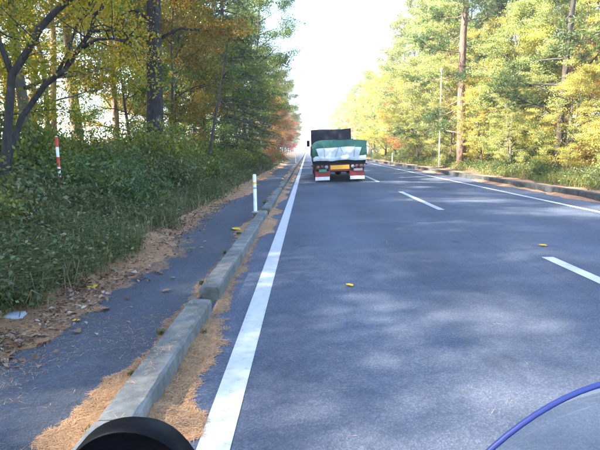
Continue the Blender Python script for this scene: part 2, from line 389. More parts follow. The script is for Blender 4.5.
# ------------------------------------------------------------------ kerbs: runs of precast blocks
def worn_block(x0, x1, L, zt, mat, rnd):
    """a cast block with rounded, chipped top edges"""
    n = 20; mb = MB(); v = []; c = 0.013
    for i in range(n + 1):
        y = 0.006 + (L - 0.012) * i / n; e = 0.012 if i in (0, n) else 0.0; j = lambda a=0.0025: rnd.uniform(-a, a)
        ch0 = c + (rnd.uniform(0.005, 0.013) if rnd.random() < 0.12 else 0) + abs(j()); ch1 = c + (rnd.uniform(0.005, 0.013) if rnd.random() < 0.12 else 0) + abs(j())
        v += [(x0, y, -0.12), (x0 + j(0.001), y, zt - ch0 - e), (x0 + ch0, y, zt - e * 0.6 + j(0.002)), ((x0 + x1) / 2, y, zt - e * 0.4 + j(0.002)), (x1 - ch1, y, zt - e * 0.6 + j(0.002)), (x1 + j(0.001), y, zt - ch1 - e), (x1, y, -0.12)]
    k = 7; f = [(i * k + q, i * k + q + 1, (i + 1) * k + q + 1, (i + 1) * k + q) for i in range(n) for q in range(k - 1)]
    f += [tuple(range(k)), tuple(reversed(range(n * k, n * k + k)))]
    return mb.add(v, f).mesh('kerb_block', mat)
def kerb(name, label, x0, x1, zt, runs, block, mat, seed):
    rnd = random.Random(seed)
    root = empty(name, (0, 0, 0)); tag(root, label, 'kerb', kind='structure')
    cache = {}
    for (a, b) in runs:
        n = max(1, round((b - a) / block)); L = (b - a) / n
        for i in range(n):
            key = (round(L, 3), rnd.randrange(5))
            if key not in cache: cache[key] = worn_block(x0, x1, L, zt, mat, rnd)
            o = link('kerb_block', cache[key], None, root)
            o.location = (rnd.uniform(-0.006, 0.006), a + i * L, rnd.uniform(-0.006, 0.006)); o.rotation_euler.z = rnd.uniform(-0.004, 0.004)
    return root
left_runs = [(-6.0, -2.0), (-1.75, 4.26), (4.63, 10.75), (11.3, 17.3), (17.75, 23.8), (24.2, 30.2), (30.7, 42.7), (43.2, 55.2), (55.7, 75.7), (76.2, 100.2), (101, 160), (161, 260)]
kerb('kerb_left', 'weathered concrete kerb blocks with gaps along the footpath', KL - 0.19, KL, 0.14, left_runs, 2.0, M['concrete'], 3)
right_runs = [(-4, 14.0), (14.04, 30.0), (30.04, 70), (70.04, 130), (130.1, 260)]
kerb('kerb_right', 'dark weathered kerb blocks along the far side of the road', KR, KR + 0.19, 0.19, right_runs, 2.0, M['concrete_dark'], 4)

# ------------------------------------------------------------------ pine needle beds
def bed(name, xs, ys, zf, tf, label):
    """sheet lying on zf with thickness tf(x,y); only where tf > 0"""
    X, Y = np.meshgrid(xs, ys); T = tf(X, Y); Z = zf(X, Y) + np.clip(T, -0.006, 0.06)
    V = np.stack([X.ravel(), Y.ravel(), Z.ravel()], 1); nx = len(xs)
    i, j = np.meshgrid(np.arange(nx - 1), np.arange(len(ys) - 1)); a = (j * nx + i).ravel()
    F = np.stack([a, a + 1, a + 1 + nx, a + nx], 1)
    keep = (T.ravel()[F] > -0.004).any(1) & (T.ravel()[F].max(1) > 0)
    F = F[keep]; u, inv = np.unique(F, return_inverse=True)
    o = link(name, np_mesh(name, V[u], inv.reshape(F.shape), M['needlebed'], smooth=True))
    return tag(o, label, 'pine needles', kind='stuff')
def _ys(a, b): return np.unique(np.concatenate([np.arange(a, min(b, 14), 0.045), np.arange(14, b, 0.16)]))
def t_gutter(x, y):          # road side of the left kerb
    d = x - KL; wd = 0.05 + 1.5 * np.clip(fbm(y * 1.1 + 3, 0 * y + 2.2, 4) - 0.36, 0, 1)
    wd = wd * np.clip((fbm(y * 0.16 + 9, y * 0 + 7, 2) - 0.22) * 5, 0.3, 1.0) + 0.10 * (fbm(x * 9, y * 9, 3) - 0.5)
    wd = np.minimum(wd, 0.19 + 0.10 * fbm(x * 6, y * 6, 2))
    return (wd - d) * 0.22 - 0.02 * (fbm(x * 14, y * 9, 3) - 0.45)
bed('pine_needle_drift', np.arange(KL - 0.01, KL + 0.56, 0.03), _ys(0.5, 70), lambda x, y: road_z(x) + 0.002, t_gutter, 'orange brown pine needles drifted against road side of left kerb')
def t_pathkerb(x, y):        # path side of the left kerb
    d = (KL - 0.19) - x; wd = 0.0 + 0.62 * np.clip(fbm(y * 0.9 + 31, 0 * y + 5.2, 4) - 0.40, 0, 1) + 0.06 * (fbm(x * 9, y * 9, 3) - 0.5)
    return (wd - d) * 0.16 - 0.02 * (fbm(x * 13 + 4, y * 8, 3) - 0.45)
bed('pine_needle_drift', np.arange(KL - 0.60, KL - 0.17, 0.03), _ys(0.5, 60), lambda x, y: PATH_Z + 0 * x + 0.002, t_pathkerb, 'thin orange needles along the footpath side of left kerb')
def t_pathedge(x, y):        # bank side of the path, streaks reaching inwards
    d = x + 2.30; wd = 0.0 + 0.05 * np.clip(y - 4, 0, 2) + 1.0 * np.clip(fbm(y * 0.45 + 71, 0 * y + 1.2, 4) - 0.36, 0, 1) + 0.30 * (fbm(x * 2.5 + y * 1.2, y * 3.5, 4) - 0.5)
    return (wd - d) * 0.10 - 0.03 * (fbm(x * 8 + 4, y * 5, 3) - 0.42)
bed('pine_needle_drift', np.arange(-2.52, -1.35, 0.035), _ys(1.5, 60), lambda x, y: np.maximum(PATH_Z + 0 * x, gz(x, y)) + 0.003, t_pathedge, 'wide band of orange needles on bank side of footpath')
def t_right(x, y):
    d = KR - x; wd = 1.25 * np.clip(fbm(y * 0.42 + 11, 0 * y + 8.2, 3) - 0.47, -0.06, 1) + 0.05 * (fbm(x * 7, y * 7, 3) - 0.5)
    return (wd - d) * 0.25 - 0.015 * (fbm(x * 10 + 4, y * 6, 3) - 0.42)
bed('pine_needle_drift', np.arange(KR - 0.55, KR + 0.012, 0.04), _ys(6, 70), lambda x, y: road_z(x) + 0.002, t_right, 'small heaps of orange needles against the right kerb')
def t_right2(x, y):
    d = x - (KR + 0.19); wd = 0.35 + 1.3 * (fbm(y * 0.4 + 81, 0 * y + 8.2, 3) - 0.5) + 0.3 * (fbm(x * 3, y * 3, 3) - 0.5)
    return (wd - d) * 0.08
bed('pine_needle_drift', np.arange(KR + 0.18, KR + 2.1, 0.07), _ys(6, 80), lambda x, y: gz(x, y) + 0.006, t_right2, 'strip of orange needles between right kerb and undergrowth')

# loose needles: thin slivers over the beds and the path
def slivers(P, ang, L, W, lift, rs):
    n = len(P); d = np.stack([np.cos(ang), np.sin(ang), rs.uniform(-0.12, 0.22, n)], 1); s = np.stack([-np.sin(ang), np.cos(ang), 0 * ang], 1)
    P = P + [0, 0, 1] * lift[:, None]
    a = P - d * L[:, None] / 2; b = P + d * L[:, None] / 2; s = s * W[:, None] / 2
    V = np.stack([a - s, a + s, b], 1).reshape(-1, 3); return V, np.arange(3 * n).reshape(n, 3)
def loose():
    rs = np.random.RandomState(5); Vs = []; Fs = []; T = []; n0 = 0
    def put(x, y, z, keep, L=(0.04, 0.075), W=(0.0016, 0.0030)):
        nonlocal n0
        x, y, z = x[keep], y[keep], z[keep]; n = len(x)
        V, F = slivers(np.stack([x, y, z], 1), rs.uniform(0, 2 * PI, n), rs.uniform(*L, n), rs.uniform(*W, n), rs.uniform(0.002, 0.012, n), rs)
        Vs.append(V); Fs.append(F + n0); n0 += len(V); T.append(np.clip(rs.normal(0.55, 0.25, n), 0, 1))
    def depth(n, a, b): return 1.0 / (1 / b + rs.rand(n) * (1 / a - 1 / b))     # denser near the camera
    n = 110000; y = depth(n, 1.5, 30); x = KL + rs.rand(n) * 0.6; put(x, y, road_z(x) + np.clip(t_gutter(x, y), 0, 0.06), (t_gutter(x, y) > -0.012) & (rs.rand(n) < 0.75))
    n = 60000; y = depth(n, 1.5, 30); x = KL - 0.19 - rs.rand(n) * 0.5; put(x, y, PATH_Z + np.clip(t_pathkerb(x, y), 0, 0.06), t_pathkerb(x, y) > -0.012)
    n = 130000; y = depth(n, 2.5, 30); x = -2.65 + rs.rand(n) * 1.3; put(x, y, np.maximum(PATH_Z, gz(x, y)) + np.clip(t_pathedge(x, y), 0, 0.06), t_pathedge(x, y) > -0.02)
    n = 6000; y = depth(n, 2, 30); x = -2.4 + rs.rand(n) * 1.4; put(x, y, PATH_Z + 0 * x, rs.rand(n) < np.clip((fbm(x * 1.3 + 3, y * 1.1, 3) - 0.48) * 5, 0.03, 1))
    n = 5000; y = depth(n, 2, 30); x = KL + rs.rand(n) * 8; put(x, y, road_z(x), rs.rand(n) < 0.012)
    n = 6000; y = rs.uniform(8, 40, n); x = KR - rs.rand(n) * 0.6; put(x, y, road_z(x) + np.clip(t_right(x, y), 0, 0.06), t_right(x, y) > -0.02, (0.08, 0.14), (0.005, 0.009))
    # needles lying on top of the kerb blocks
    n = 2500; y = depth(n, 1.8, 25); x = KL - 0.18 + rs.rand(n) * 0.17; ok = np.zeros(n, bool)
    for a, b in left_runs: ok |= (y > a + 0.03) & (y < b - 0.03)
    put(x, y, 0.143 + 0 * x, ok & (rs.rand(n) < 0.5 * np.clip((fbm(y * 2, x * 6, 3) - 0.5) * 6, 0, 1)))
    o = link('loose_pine_needle', np_mesh('loose_pine_needle', np.concatenate(Vs), np.concatenate(Fs), M['needle'], np.concatenate(T)))
    tag(o, 'loose dry pine needles strewn over kerb, footpath and gutter', 'pine needles', kind='stuff')
loose()

# ------------------------------------------------------------------ leaf geometry
def unit(a): return a / np.maximum(np.linalg.norm(a, axis=-1, keepdims=True), 1e-9)
def leaves(C, axis, nrm, L, W, fold=0.12):
    axis = unit(axis); b = unit(np.cross(nrm, axis)); n = np.cross(axis, b)
    L = np.asarray(L)[:, None]; W = np.asarray(W)[:, None]
    V = np.stack([C - axis * L * 0.5, C + b * W * 0.5 + n * W * fold - axis * L * 0.05, C + axis * L * 0.5, C - b * W * 0.5 + n * W * fold - axis * L * 0.05], 1)
    return V.reshape(-1, 3), np.arange(4 * len(C)).reshape(-1, 4)

class Leaves:
    def __init__(s, seed): s.rs = np.random.RandomState(seed); s.V = []; s.F = []; s.T = []; s.n = 0
    def add(s, V, F, T): s.V.append(V); s.F.append(F + s.n); s.n += len(V); s.T.append(T)
    def clump(s, c, rad, n, L, W, up=0.7, tint=(0.5, 0.22), flat=0.5):
        rs = s.rs; g = rs.normal(0, 1, (n, 3)) * 0.55; C = np.asarray(c) + g * [rad, rad, rad * flat]
        nr = rs.normal(0, 1, (n, 3)) * 0.75 + [0, 0, up]; ax = rs.normal(0, 1, (n, 3)) + [0, 0, -0.25]
        l = rs.uniform(0.7, 1.25, n) * L
        V, F = leaves(C, ax, nr, l, l * W * rs.uniform(0.8, 1.2, n)); s.add(V, F, np.clip(rs.normal(tint[0], tint[1], n), 0, 1))
    def mesh(s, name, mat): return np_mesh(name, np.concatenate(s.V), np.concatenate(s.F), mat, np.concatenate(s.T))

def curve_pts(p, d, L, n, rs, wob=0.15, grav=0.0):
    p = np.array(p, float); d = unit(np.array(d, float)); out = [p.copy()]
    for i in range(n):
        d = unit(d + rs.normal(0, wob, 3) + [0, 0, grav]); p = p + d * L / n; out.append(p.copy())
    return np.array(out)
def along(P, t):
    k = t * (len(P) - 1); i = min(int(k), len(P) - 2); return P[i] + (P[i + 1] - P[i]) * (k - i), unit(P[i + 1] - P[i])

def broadleaf(seed, H, base, Rr, leafL, mat, barkm, tr=None, nl=20, per=58, wleaf=0.55, lean=(0, 0), tint=(0.5, 0.22), up0=0.25, flat=0.5, clr=0.42):
    leafL *= 0.76; per = int(per * 1.65)
    rs = np.random.RandomState(seed); tr = tr or H * 0.0115
    tp = curve_pts((0, 0, -0.3), (lean[0], lean[1], 1), H * 0.95 + 0.3, 9, rs, 0.045, 0.03); r = np.linspace(1, 0.14, 10) * tr; r[0] *= 1.35
    tm = MB().tube(tp, list(r), 9); lm = MB(); lv = Leaves(seed + 1)
    az = rs.rand() * 6
    for i in range(nl):
        u = (i + rs.rand() * 0.7) / nl; t = base + (0.98 - base) * u; p, _ = along(tp, t); az += 2.4 + rs.normal(0, 0.35)
        L = Rr * (math.sin(PI * (0.16 + 0.76 * u)) ** 0.75) * rs.uniform(0.7, 1.15); el = up0 + 0.75 * u + rs.normal(0, 0.12)
        lp = curve_pts(p, (math.cos(az) * math.cos(el), math.sin(az) * math.cos(el), math.sin(el)), L, 5, rs, 0.13, -0.02)
        lr = tr * 0.42 * (1 - 0.55 * u); lm.tube(lp, list(np.linspace(lr, lr * 0.2, 6)), 5)
        for j in range(6):
            q, d = along(lp, rs.uniform(0.28, 1.0)); sd = unit(d + rs.normal(0, 0.75, 3) + [0, 0, 0.05])
            sl = L * rs.uniform(0.22, 0.42) + 0.25; sp = curve_pts(q, sd, sl, 3, rs, 0.16, -0.04)
            lm.tube(sp, list(np.linspace(lr * 0.35, lr * 0.08, 4)), 4, False)
            for tt in (0.45, 0.75, 1.0):
                c, _ = along(sp, tt); rad = clr * rs.uniform(0.7, 1.35)
                lv.clump(c, rad, int(per * rs.uniform(0.6, 1.3)), leafL, wleaf, 0.75, (tint[0] + rs.normal(0, 0.10), tint[1]), flat)
    return [('trunk', tm.mesh('trunk', barkm, True)), ('limbs', lm.mesh('limbs', barkm, True)), ('crown', lv.mesh('crown', mat))]

def conifer(seed, H, base, Rr, mat, barkm, tr=None, step=0.42, nb=6, tw=9, per=11, droop=-0.05):
    rs = np.random.RandomState(seed); tr = tr or H * 0.013
    tp = curve_pts((0, 0, -0.3), (0, 0, 1), H + 0.3, 8, rs, 0.015, 0.05); tm = MB().tube(tp, list(np.linspace(1, 0.06, 9) * tr), 9); lm = MB(); lv = Leaves(seed + 1)
    h = base * H; az = 0
    while h < H - 0.2:
        u = (h - base * H) / (H * (1 - base)); p, _ = along(tp, (h + 0.3) / (H + 0.3))
        for k in range(nb):
            az += 2 * PI / nb + rs.normal(0, 0.2); L = Rr * (1 - u) ** 0.75 * rs.uniform(0.65, 1.12) * (0.75 + 0.25 * min(1, u * 6)) + 0.15; el = -0.12 + 0.55 * u + rs.normal(0, 0.1)
            bp = curve_pts(p, (math.cos(az) * math.cos(el), math.sin(az) * math.cos(el), math.sin(el)), L, 5, rs, 0.06, droop)
            lm.tube(bp, list(np.linspace(0.028, 0.006, 6) * (0.5 + L / Rr)), 4, False)
            nt_ = max(3, int(tw * L / Rr))
            for j in range(nt_):
                t = 0.22 + 0.78 * (j + rs.rand()) / nt_; q, d = along(bp, min(t, 1)); side = unit(np.cross(d, [0, 0, 1])) * (1 if j % 2 else -1)
                td = unit(d * 0.75 + side + [0, 0, rs.normal(-0.18, 0.12)]); tl = 0.28 + 0.55 * L / 3 * (1.15 - t)
                ts = (np.arange(per) + rs.rand(per)) / per; C = q + td * (ts * tl)[:, None] + rs.normal(0, 0.035, (per, 3))
                ax = td + rs.normal(0, 0.55, (per, 3)); nr = rs.normal(0, 0.5, (per, 3)) + [0, 0, 1]
                l = rs.uniform(0.12, 0.24, per); V, F = leaves(C, ax, nr, l, l * 0.30, 0.1); lv.add(V, F, np.clip(rs.normal(0.45, 0.22, per), 0, 1))
        h += step * rs.uniform(0.8, 1.2)
    return [('trunk', tm.mesh('trunk', barkm, True)), ('limbs', lm.mesh('limbs', barkm, True)), ('crown', lv.mesh('crown', mat))]

def red_pine(seed, H, base, Rr, mat, barkm, tr=0.26, nl=15, lean=(0, 0)):
    rs = np.random.RandomState(seed)
    tp = curve_pts((0, 0, -0.3), (lean[0], lean[1], 1), H + 0.3, 9, rs, 0.035, 0.05); r = np.linspace(1, 0.2, 10) * tr; r[0] *= 1.2
    tm = MB().tube(tp, list(r), 11); lm = MB(); lv = Leaves(seed + 1); az = rs.rand() * 6
    for k in range(5):      # dead stubs on the bare stem
        p, _ = along(tp, rs.uniform(0.15, base)); a = rs.rand() * 6.28
        lm.tube(curve_pts(p, (math.cos(a), math.sin(a), 0.1), rs.uniform(0.5, 1.3), 3, rs, 0.15), [0.03, 0.02, 0.014, 0.006], 4, False)
    for i in range(nl):
        u = (i + rs.rand()) / nl; t = base + (0.99 - base) * u; p, _ = along(tp, t); az += 2.4 + rs.normal(0, 0.4)
        L = Rr * (1.05 - 0.55 * u) * rs.uniform(0.6, 1.1); el = -0.1 + 0.6 * u + rs.normal(0, 0.12)
        lp = curve_pts(p, (math.cos(az) * math.cos(el), math.sin(az) * math.cos(el), math.sin(el)), L, 6, rs, 0.16, 0.01); lm.tube(lp, list(np.linspace(0.045, 0.012, 7) * (1.1 - 0.5 * u)), 5, False)
        for j in range(7):
            q, d = along(lp, rs.uniform(0.35, 1)); sp = curve_pts(q, unit(d + rs.normal(0, 0.7, 3) * [1, 1, 0.35]), L * 0.3 + 0.2, 3, rs, 0.15, 0.03); lm.tube(sp, [0.02, 0.014, 0.01, 0.006], 4, False)
            for tt in (0.3, 0.5, 0.7, 0.9, 1.0):
                c, d2 = along(sp, tt)
                for z in range(4):
                    cc = c + rs.normal(0, 0.16, 3) * [1, 1, 0.5]; n = 13; dr = unit(rs.normal(0, 1, (n, 3)) * [1, 1, 0.7] + [0, 0, 0.55]); l = rs.uniform(0.12, 0.22, n)
                    V, F = leaves(cc + dr * l[:, None] * 0.5, dr, rs.normal(0, 1, (n, 3)), l, np.full(n, 0.022), 0.1); lv.add(V, F, np.clip(rs.normal(0.5, 0.22, n) + 0.15 * rs.normal(), 0, 1))
    return [('trunk', tm.mesh('trunk', barkm, True)), ('limbs', lm.mesh('limbs', barkm, True)), ('crown', lv.mesh('crown', mat))]

# ------------------------------------------------------------------ tree prototypes
P = {}
P['yg1'] = broadleaf(11, 8.5, 0.16, 3.1, 0.105, M['yg'], M['bark_dark'], nl=20)
P['yg2'] = broadleaf(12, 10.5, 0.20, 3.3, 0.11, M['yg'], M['bark_grey'], nl=22)
P['olive'] = broadleaf(13, 12, 0.22, 3.4, 0.12, M['olive'], M['bark_dark'], nl=24, tint=(0.36, 0.27))
P['olive2'] = broadleaf(14, 9, 0.18, 3.0, 0.115, M['olive'], M['bark_dark'], nl=20, tint=(0.40, 0.27))
P['green1'] = broadleaf(15, 9, 0.12, 3.0, 0.12, M['green'], M['bark_dark'], nl=21)
P['green2'] = broadleaf(16, 15, 0.22, 3.9, 0.15, M['green'], M['bark_dark'], nl=28, per=62, clr=0.55)
P['lime1'] = broadleaf(17, 12.5, 0.08, 3.7, 0.135, M['lime'], M['bark_grey'], nl=27, per=58, flat=0.36)
P['lime2'] = broadleaf(18, 9.5, 0.05, 3.4, 0.125, M['lime_yellow'], M['bark_dark'], nl=24, per=58, flat=0.36, tint=(0.6, 0.25))
P['lime3'] = broadleaf(19, 15, 0.12, 4.0, 0.145, M['lime_sage'], M['bark_grey'], nl=30, per=58, flat=0.4, tint=(0.4, 0.22))
P['red'] = broadleaf(20, 7.5, 0.15, 2.8, 0.12, M['red'], M['bark_dark'], nl=18)
P['orange'] = broadleaf(21, 9, 0.15, 3.1, 0.13, M['orange'], M['bark_grey'], nl=19, per=46)
P['conifer1'] = conifer(22, 16, 0.07, 3.1, M['conifer'], M['bark_dark'])
P['conifer2'] = conifer(23, 14, 0.05, 2.8, M['conifer'], M['bark_dark'], nb=5, step=0.46)
P['pine1'] = red_pine(24, 15, 0.42, 3.3, M['pine'], M['bark_pine'], 0.27, lean=(0.03, 0))
P['pine2'] = red_pine(25, 14, 0.5, 3.0, M['pine'], M['bark_pine'], 0.2, lean=(-0.04, 0.02))
P['bigpine'] = red_pine(26, 18, 0.13, 4.2, M['pine'], M['bark_pine'], 0.31, nl=36, lean=(-0.04, -0.02))
P['darkpine'] = red_pine(27, 15, 0.16, 3.0, M['pine'], M['bark_dark'], 0.14, nl=24)

DESC = {'yg1': 'yellow-green leafy tree', 'yg2': 'tall yellow-green tree', 'olive': 'tall russet-olive tree', 'olive2': 'russet-olive tree', 'green1': 'low green leafy tree', 'green2': 'tall dark green leafy tree',
        'lime1': 'pale green sunlit tree', 'lime2': 'low yellowish sunlit tree', 'lime3': 'tall pale green sunlit tree', 'red': 'red-leaved tree', 'orange': 'orange-leaved tree', 'conifer1': 'tall dark green conifer',
        'conifer2': 'dark green conifer', 'pine1': 'red-barked pine', 'pine2': 'slender red-barked pine', 'bigpine': 'thick red-barked pine', 'darkpine': 'dark-barked pine'}
TREES = []
rt = random.Random(42)
def tree(kind, x, y, s=1.0, rot=None, label=None, sz=None):
    root = empty('pine_tree' if 'pine' in kind else 'conifer_tree' if 'conifer' in kind else 'leafy_tree', (x, y, float(gz(x, y)) - 0.02), rt.uniform(0, 2 * PI) if rot is None else rot)
    s = s * rt.uniform(0.94, 1.06); root.scale = (s, s, (sz or s))
    for nm, me in P[kind]:
        o = link(nm, me, None, root)
        if nm != 'trunk': o['kind'] = 'stuff'
    TREES.append((root, kind, x, y, label)); return root

# left side, near to far (x, y)
for k, x, y, s in [
    ('pine1', -9.6, 15.5, 1.0), ('pine2', -11.2, 19.5, 1.05), ('pine2', -13.2, 26, 1.1), ('pine1', -9.9, 21.8, 1.0), ('pine2', -9.2, 24.5, 1.0), ('pine1', -16.5, 30, 1.1),
    ('yg1', -7.4, 11.8, 0.85), ('yg2', -9.0, 17.5, 0.95), ('yg2', -7.7, 13.8, 1.32), ('yg2', -8.4, 10.4, 1.38), ('yg2', -10.5, 28.0, 1.0),
    ('olive2', -5.6, 20.8, 0.95), ('olive', -6.3, 24.0, 1.0), ('green1', -6.6, 19.0, 0.72), ('olive', -7.6, 28.5, 1.05), ('green1', -5.4, 24.2, 0.8), ('conifer2', -5.7, 28.2, 0.95),
    ('conifer1', -5.4, 32.5, 1.12), ('green1', -5.0, 36.0, 0.95), ('green2', -5.9, 37.5, 1.1), ('conifer2', -5.2, 42, 1.18), ('green2', -5.6, 46.5, 1.12), ('conifer1', -5.5, 51, 1.08), ('olive2', -4.9, 55, 0.9), ('green2', -5.6, 57, 1.12),
    ('conifer2', -5.6, 62, 1.1), ('orange', -4.6, 66, 0.8), ('red', -4.6, 72, 1.0), ('conifer1', -5.8, 70, 1.0), ('green2', -6.0, 78, 1.0), ('conifer1', -5.6, 86, 1.0), ('conifer2', -5.2, 90, 1.0), ('olive', -5.8, 95, 1.2), ('conifer1', -5.8, 105, 1.05), ('red', -5.0, 112, 1.1), ('green2', -6, 118, 1.0), ('conifer1', -6, 130, 1.05),
    ('olive', -6, 143, 1.2), ('conifer1', -6, 156, 1.05), ('green2', -6, 170, 1.05), ('orange', -5.4, 182, 1.3), ('conifer1', -6, 195, 1.05), ('green2', -6, 220, 1.1), ('olive', -6, 250, 1.3),
    ('green2', -10.5, 34, 1.0), ('yg2', -11, 41, 1.1), ('conifer1', -10.5, 48, 1.0), ('green2', -10.5, 57, 1.0), ('olive', -11, 67, 1.1), ('green2', -10.5, 80, 1.0), ('conifer1', -10.5, 96, 1.0),
    # standing left of and behind the camera: their crowns shade the road
    ('green2', -8.6, 4.2, 0.95), ('olive', -8.2, -4.6, 1.0), ('green2', -12.8, 3.4, 1.05), ('green2', -17.5, 5.5, 1.1), ('green2', -16.5, 2.2, 1.05), ('green2', -15, 9, 1.05), ('green2', -14.5, 13, 1.05), ('green2', -8.4, -9, 1.0), ('lime3', -12.5, 6.5, 1.0), ('green2', -13.0, -4.5, 1.05), ('conifer1', -9.0, 9.0, 1.0), ('lime3', -9.5, -15, 1.0)]:
    away = x < -8 and y < 9.5
    tree(k, x - 0.9 * away, y - 1.1 * away, s)
# right side
_bp = tree('bigpine', 9.5, 31.0, 1.0, 0.0, 'thick red-barked pine standing right behind the right kerb, branches over the road'); _bp.rotation_euler.y = R(-3.0)
for k, x, y, s in [
    ('darkpine', 12.3, 25.0, 1.0), ('darkpine', 13.2, 23.0, 1.0), ('darkpine', 11.4, 32.0, 0.9), ('lime1', 11.3, 22.2, 0.62), ('lime2', 11.6, 18.4, 0.7), ('darkpine', 10.5, 21.3, 1.0), ('lime1', 9.6, 34.2, 0.5), ('lime2', 10.6, 31.6, 0.62), ('lime3', 10.8, 43, 0.95), ('pine2', 13.4, 24.5, 1.0), ('pine1', 14.5, 33, 1.0), ('pine2', 12.8, 41, 1.0),
    ('lime2', 10.2, 20.0, 0.42), ('lime1', 9.9, 24.6, 0.36), ('lime2', 9.9, 28.6, 0.50), ('orange', 13.2, 27.0, 0.7), ('orange', 12.0, 36.6, 0.85), ('orange', 12.4, 22.6, 0.6), ('lime2', 11.4, 25.5, 0.7), ('lime1', 14.2, 28.5, 0.8), ('lime2', 13.8, 21.0, 0.75), ('lime1', 10.2, 36.0, 0.78), ('lime2', 12.2, 34.5, 0.9), ('lime1', 11.0, 41.0, 0.9), ('lime3', 11.2, 47.5, 1.12), ('lime3', 11.8, 38.5, 1.0), ('lime1', 10.6, 26.8, 0.62), ('lime2', 16.5, 23.5, 0.9), ('lime1', 15.8, 25.8, 0.85), ('lime2', 12.8, 29.5, 0.8), ('lime3', 15.5, 41, 1.0), ('lime3', 11.4, 56, 1.1), ('lime2', 10.0, 45.5, 0.85),
    ('orange', 10.4, 52, 0.85), ('lime1', 11.4, 51, 1.0), ('lime2', 10.2, 58, 0.95), ('lime3', 12.0, 60, 0.95), ('lime2', 10.4, 67, 1.15), ('lime1', 11.8, 68, 1.05), ('lime3', 12.5, 76, 1.0), ('lime2', 10.5, 78, 1.1), ('lime1', 10.8, 86, 1.1),
    ('lime1', 11.8, 93, 1.1), ('lime3', 12.4, 101, 1.0), ('orange', 11.5, 110, 1.1), ('lime3', 12.2, 121, 1.05), ('lime1', 11.8, 133, 1.2), ('lime3', 12, 146, 1.05), ('lime1', 11.5, 160, 1.2), ('lime3', 12, 176, 1.1), ('lime1', 12, 195, 1.3), ('lime3', 12, 222, 1.15), ('lime3', 12, 255, 1.2),
    ('lime3', 18.0, 38, 1.0), ('lime3', 17.5, 48, 1.0), ('lime1', 17, 57, 1.1), ('pine1', 16.5, 27.5, 1.0), ('lime3', 18, 68, 1.05), ('pine2', 18.5, 36, 1.0), ('lime3', 17.5, 84, 1.05), ('lime3', 17.5, 104, 1.1)]:
    tree(k, x, y, s)

# ------------------------------------------------------------------ the three trees with their own shape on the left
def own_tree(name, label, stems, barkm, leafspec, seed, group=None):
    base = stems[0][0][0]; root = empty(name, (base[0], base[1], float(gz(base[0], base[1])) - 0.02)); B = np.array(root.location)
    lv = Leaves(seed); rs = lv.rs; lm = MB()
    for i, (pts, r0, r1, twigs) in enumerate(stems):
        tm = MB()
        pts = np.array(pts, float) - B; n = len(pts)
        tm.tube(pts, list(np.linspace(r0, r1, n)), 8).build('trunk' if i == 0 else 'limb', barkm, root, True)
        for k in range(twigs):
            t = rs.uniform(0.3, 1.0); p, d = along(pts, t); sp = curve_pts(p, unit(d + rs.normal(0, 0.9, 3)), rs.uniform(0.5, 1.2) if leafspec[2] > 50 else rs.uniform(0.4, 0.85), 4, rs, 0.2, -0.03)
            lm.tube(sp, [0.016, 0.012, 0.009, 0.006, 0.003], 4, False)
            if leafspec:
                L, mat, per, rad = leafspec
                for tt in (0.5, 0.75, 1.0):
                    c, _ = along(sp, tt); lv.clump(c, rad * rs.uniform(0.7, 1.3), int(per * rs.uniform(0.5, 1.3)), L, 0.6, 0.8, (0.55, 0.22), 0.45)
    if lm.v: lm.build('twigs', barkm, root, True)['kind'] = 'stuff'
    if leafspec: link('crown', lv.mesh('crown', leafspec[1]), None, root)['kind'] = 'stuff'
    return tag(root, label, 'tree', group)

own_tree('leafy_tree', 'black forked tree at left edge with thin bare limbs and yellow-green leaves', [
    ([(-4.98, 8.05, 0.3), (-4.86, 8, 1.17), (-4.74, 8, 1.8), (-4.59, 8, 2.64), (-4.35, 8, 2.94), (-4.08, 8, 3.33), (-3.83, 8, 3.56), (-3.52, 8, 3.79), (-3.09, 8.05, 4.15), (-2.8, 8.0, 5.2), (-2.7, 7.9, 6.4)], 0.075, 0.03, 15),
    ([(-4.59, 8, 2.64), (-4.67, 8, 2.94), (-4.79, 8, 3.24), (-4.89, 8.1, 3.75), (-5.1, 8.3, 4.8), (-5.2, 8.6, 6.0)], 0.05, 0.02, 14),
    ([(-4.9, 8.05, 1.0), (-4.9, 8.3, 1.5), (-4.72, 8.4, 2.02), (-4.29, 8.4, 2.53), (-3.94, 8.4, 2.77), (-3.63, 8.4, 3.15), (-3.45, 8.4, 3.38), (-3.4, 8.4, 3.61), (-3.26, 8.4, 3.72), (-3.11, 8.4, 4.06), (-2.9, 8.3, 4.6)], 0.058, 0.018, 14),
    ([(-3.60, 8.4, 3.12), (-3.33, 8.25, 3.20), (-3.06, 8.2, 3.20), (-2.85, 8.2, 3.14)], 0.034, 0.008, 4),
    ([(-3.52, 8.4, 3.36), (-3.23, 8.6, 3.42), (-2.95, 8.6, 3.38)], 0.03, 0.008, 4),
    ([(-4.1, 8.4, 2.66), (-4.0, 8.7, 3.1), (-3.95, 9.0, 3.6), (-3.6, 9.2, 4.2)], 0.03, 0.01, 7)],
    M['bark_black'], (0.052, M['yg'], 34, 0.25), 201)
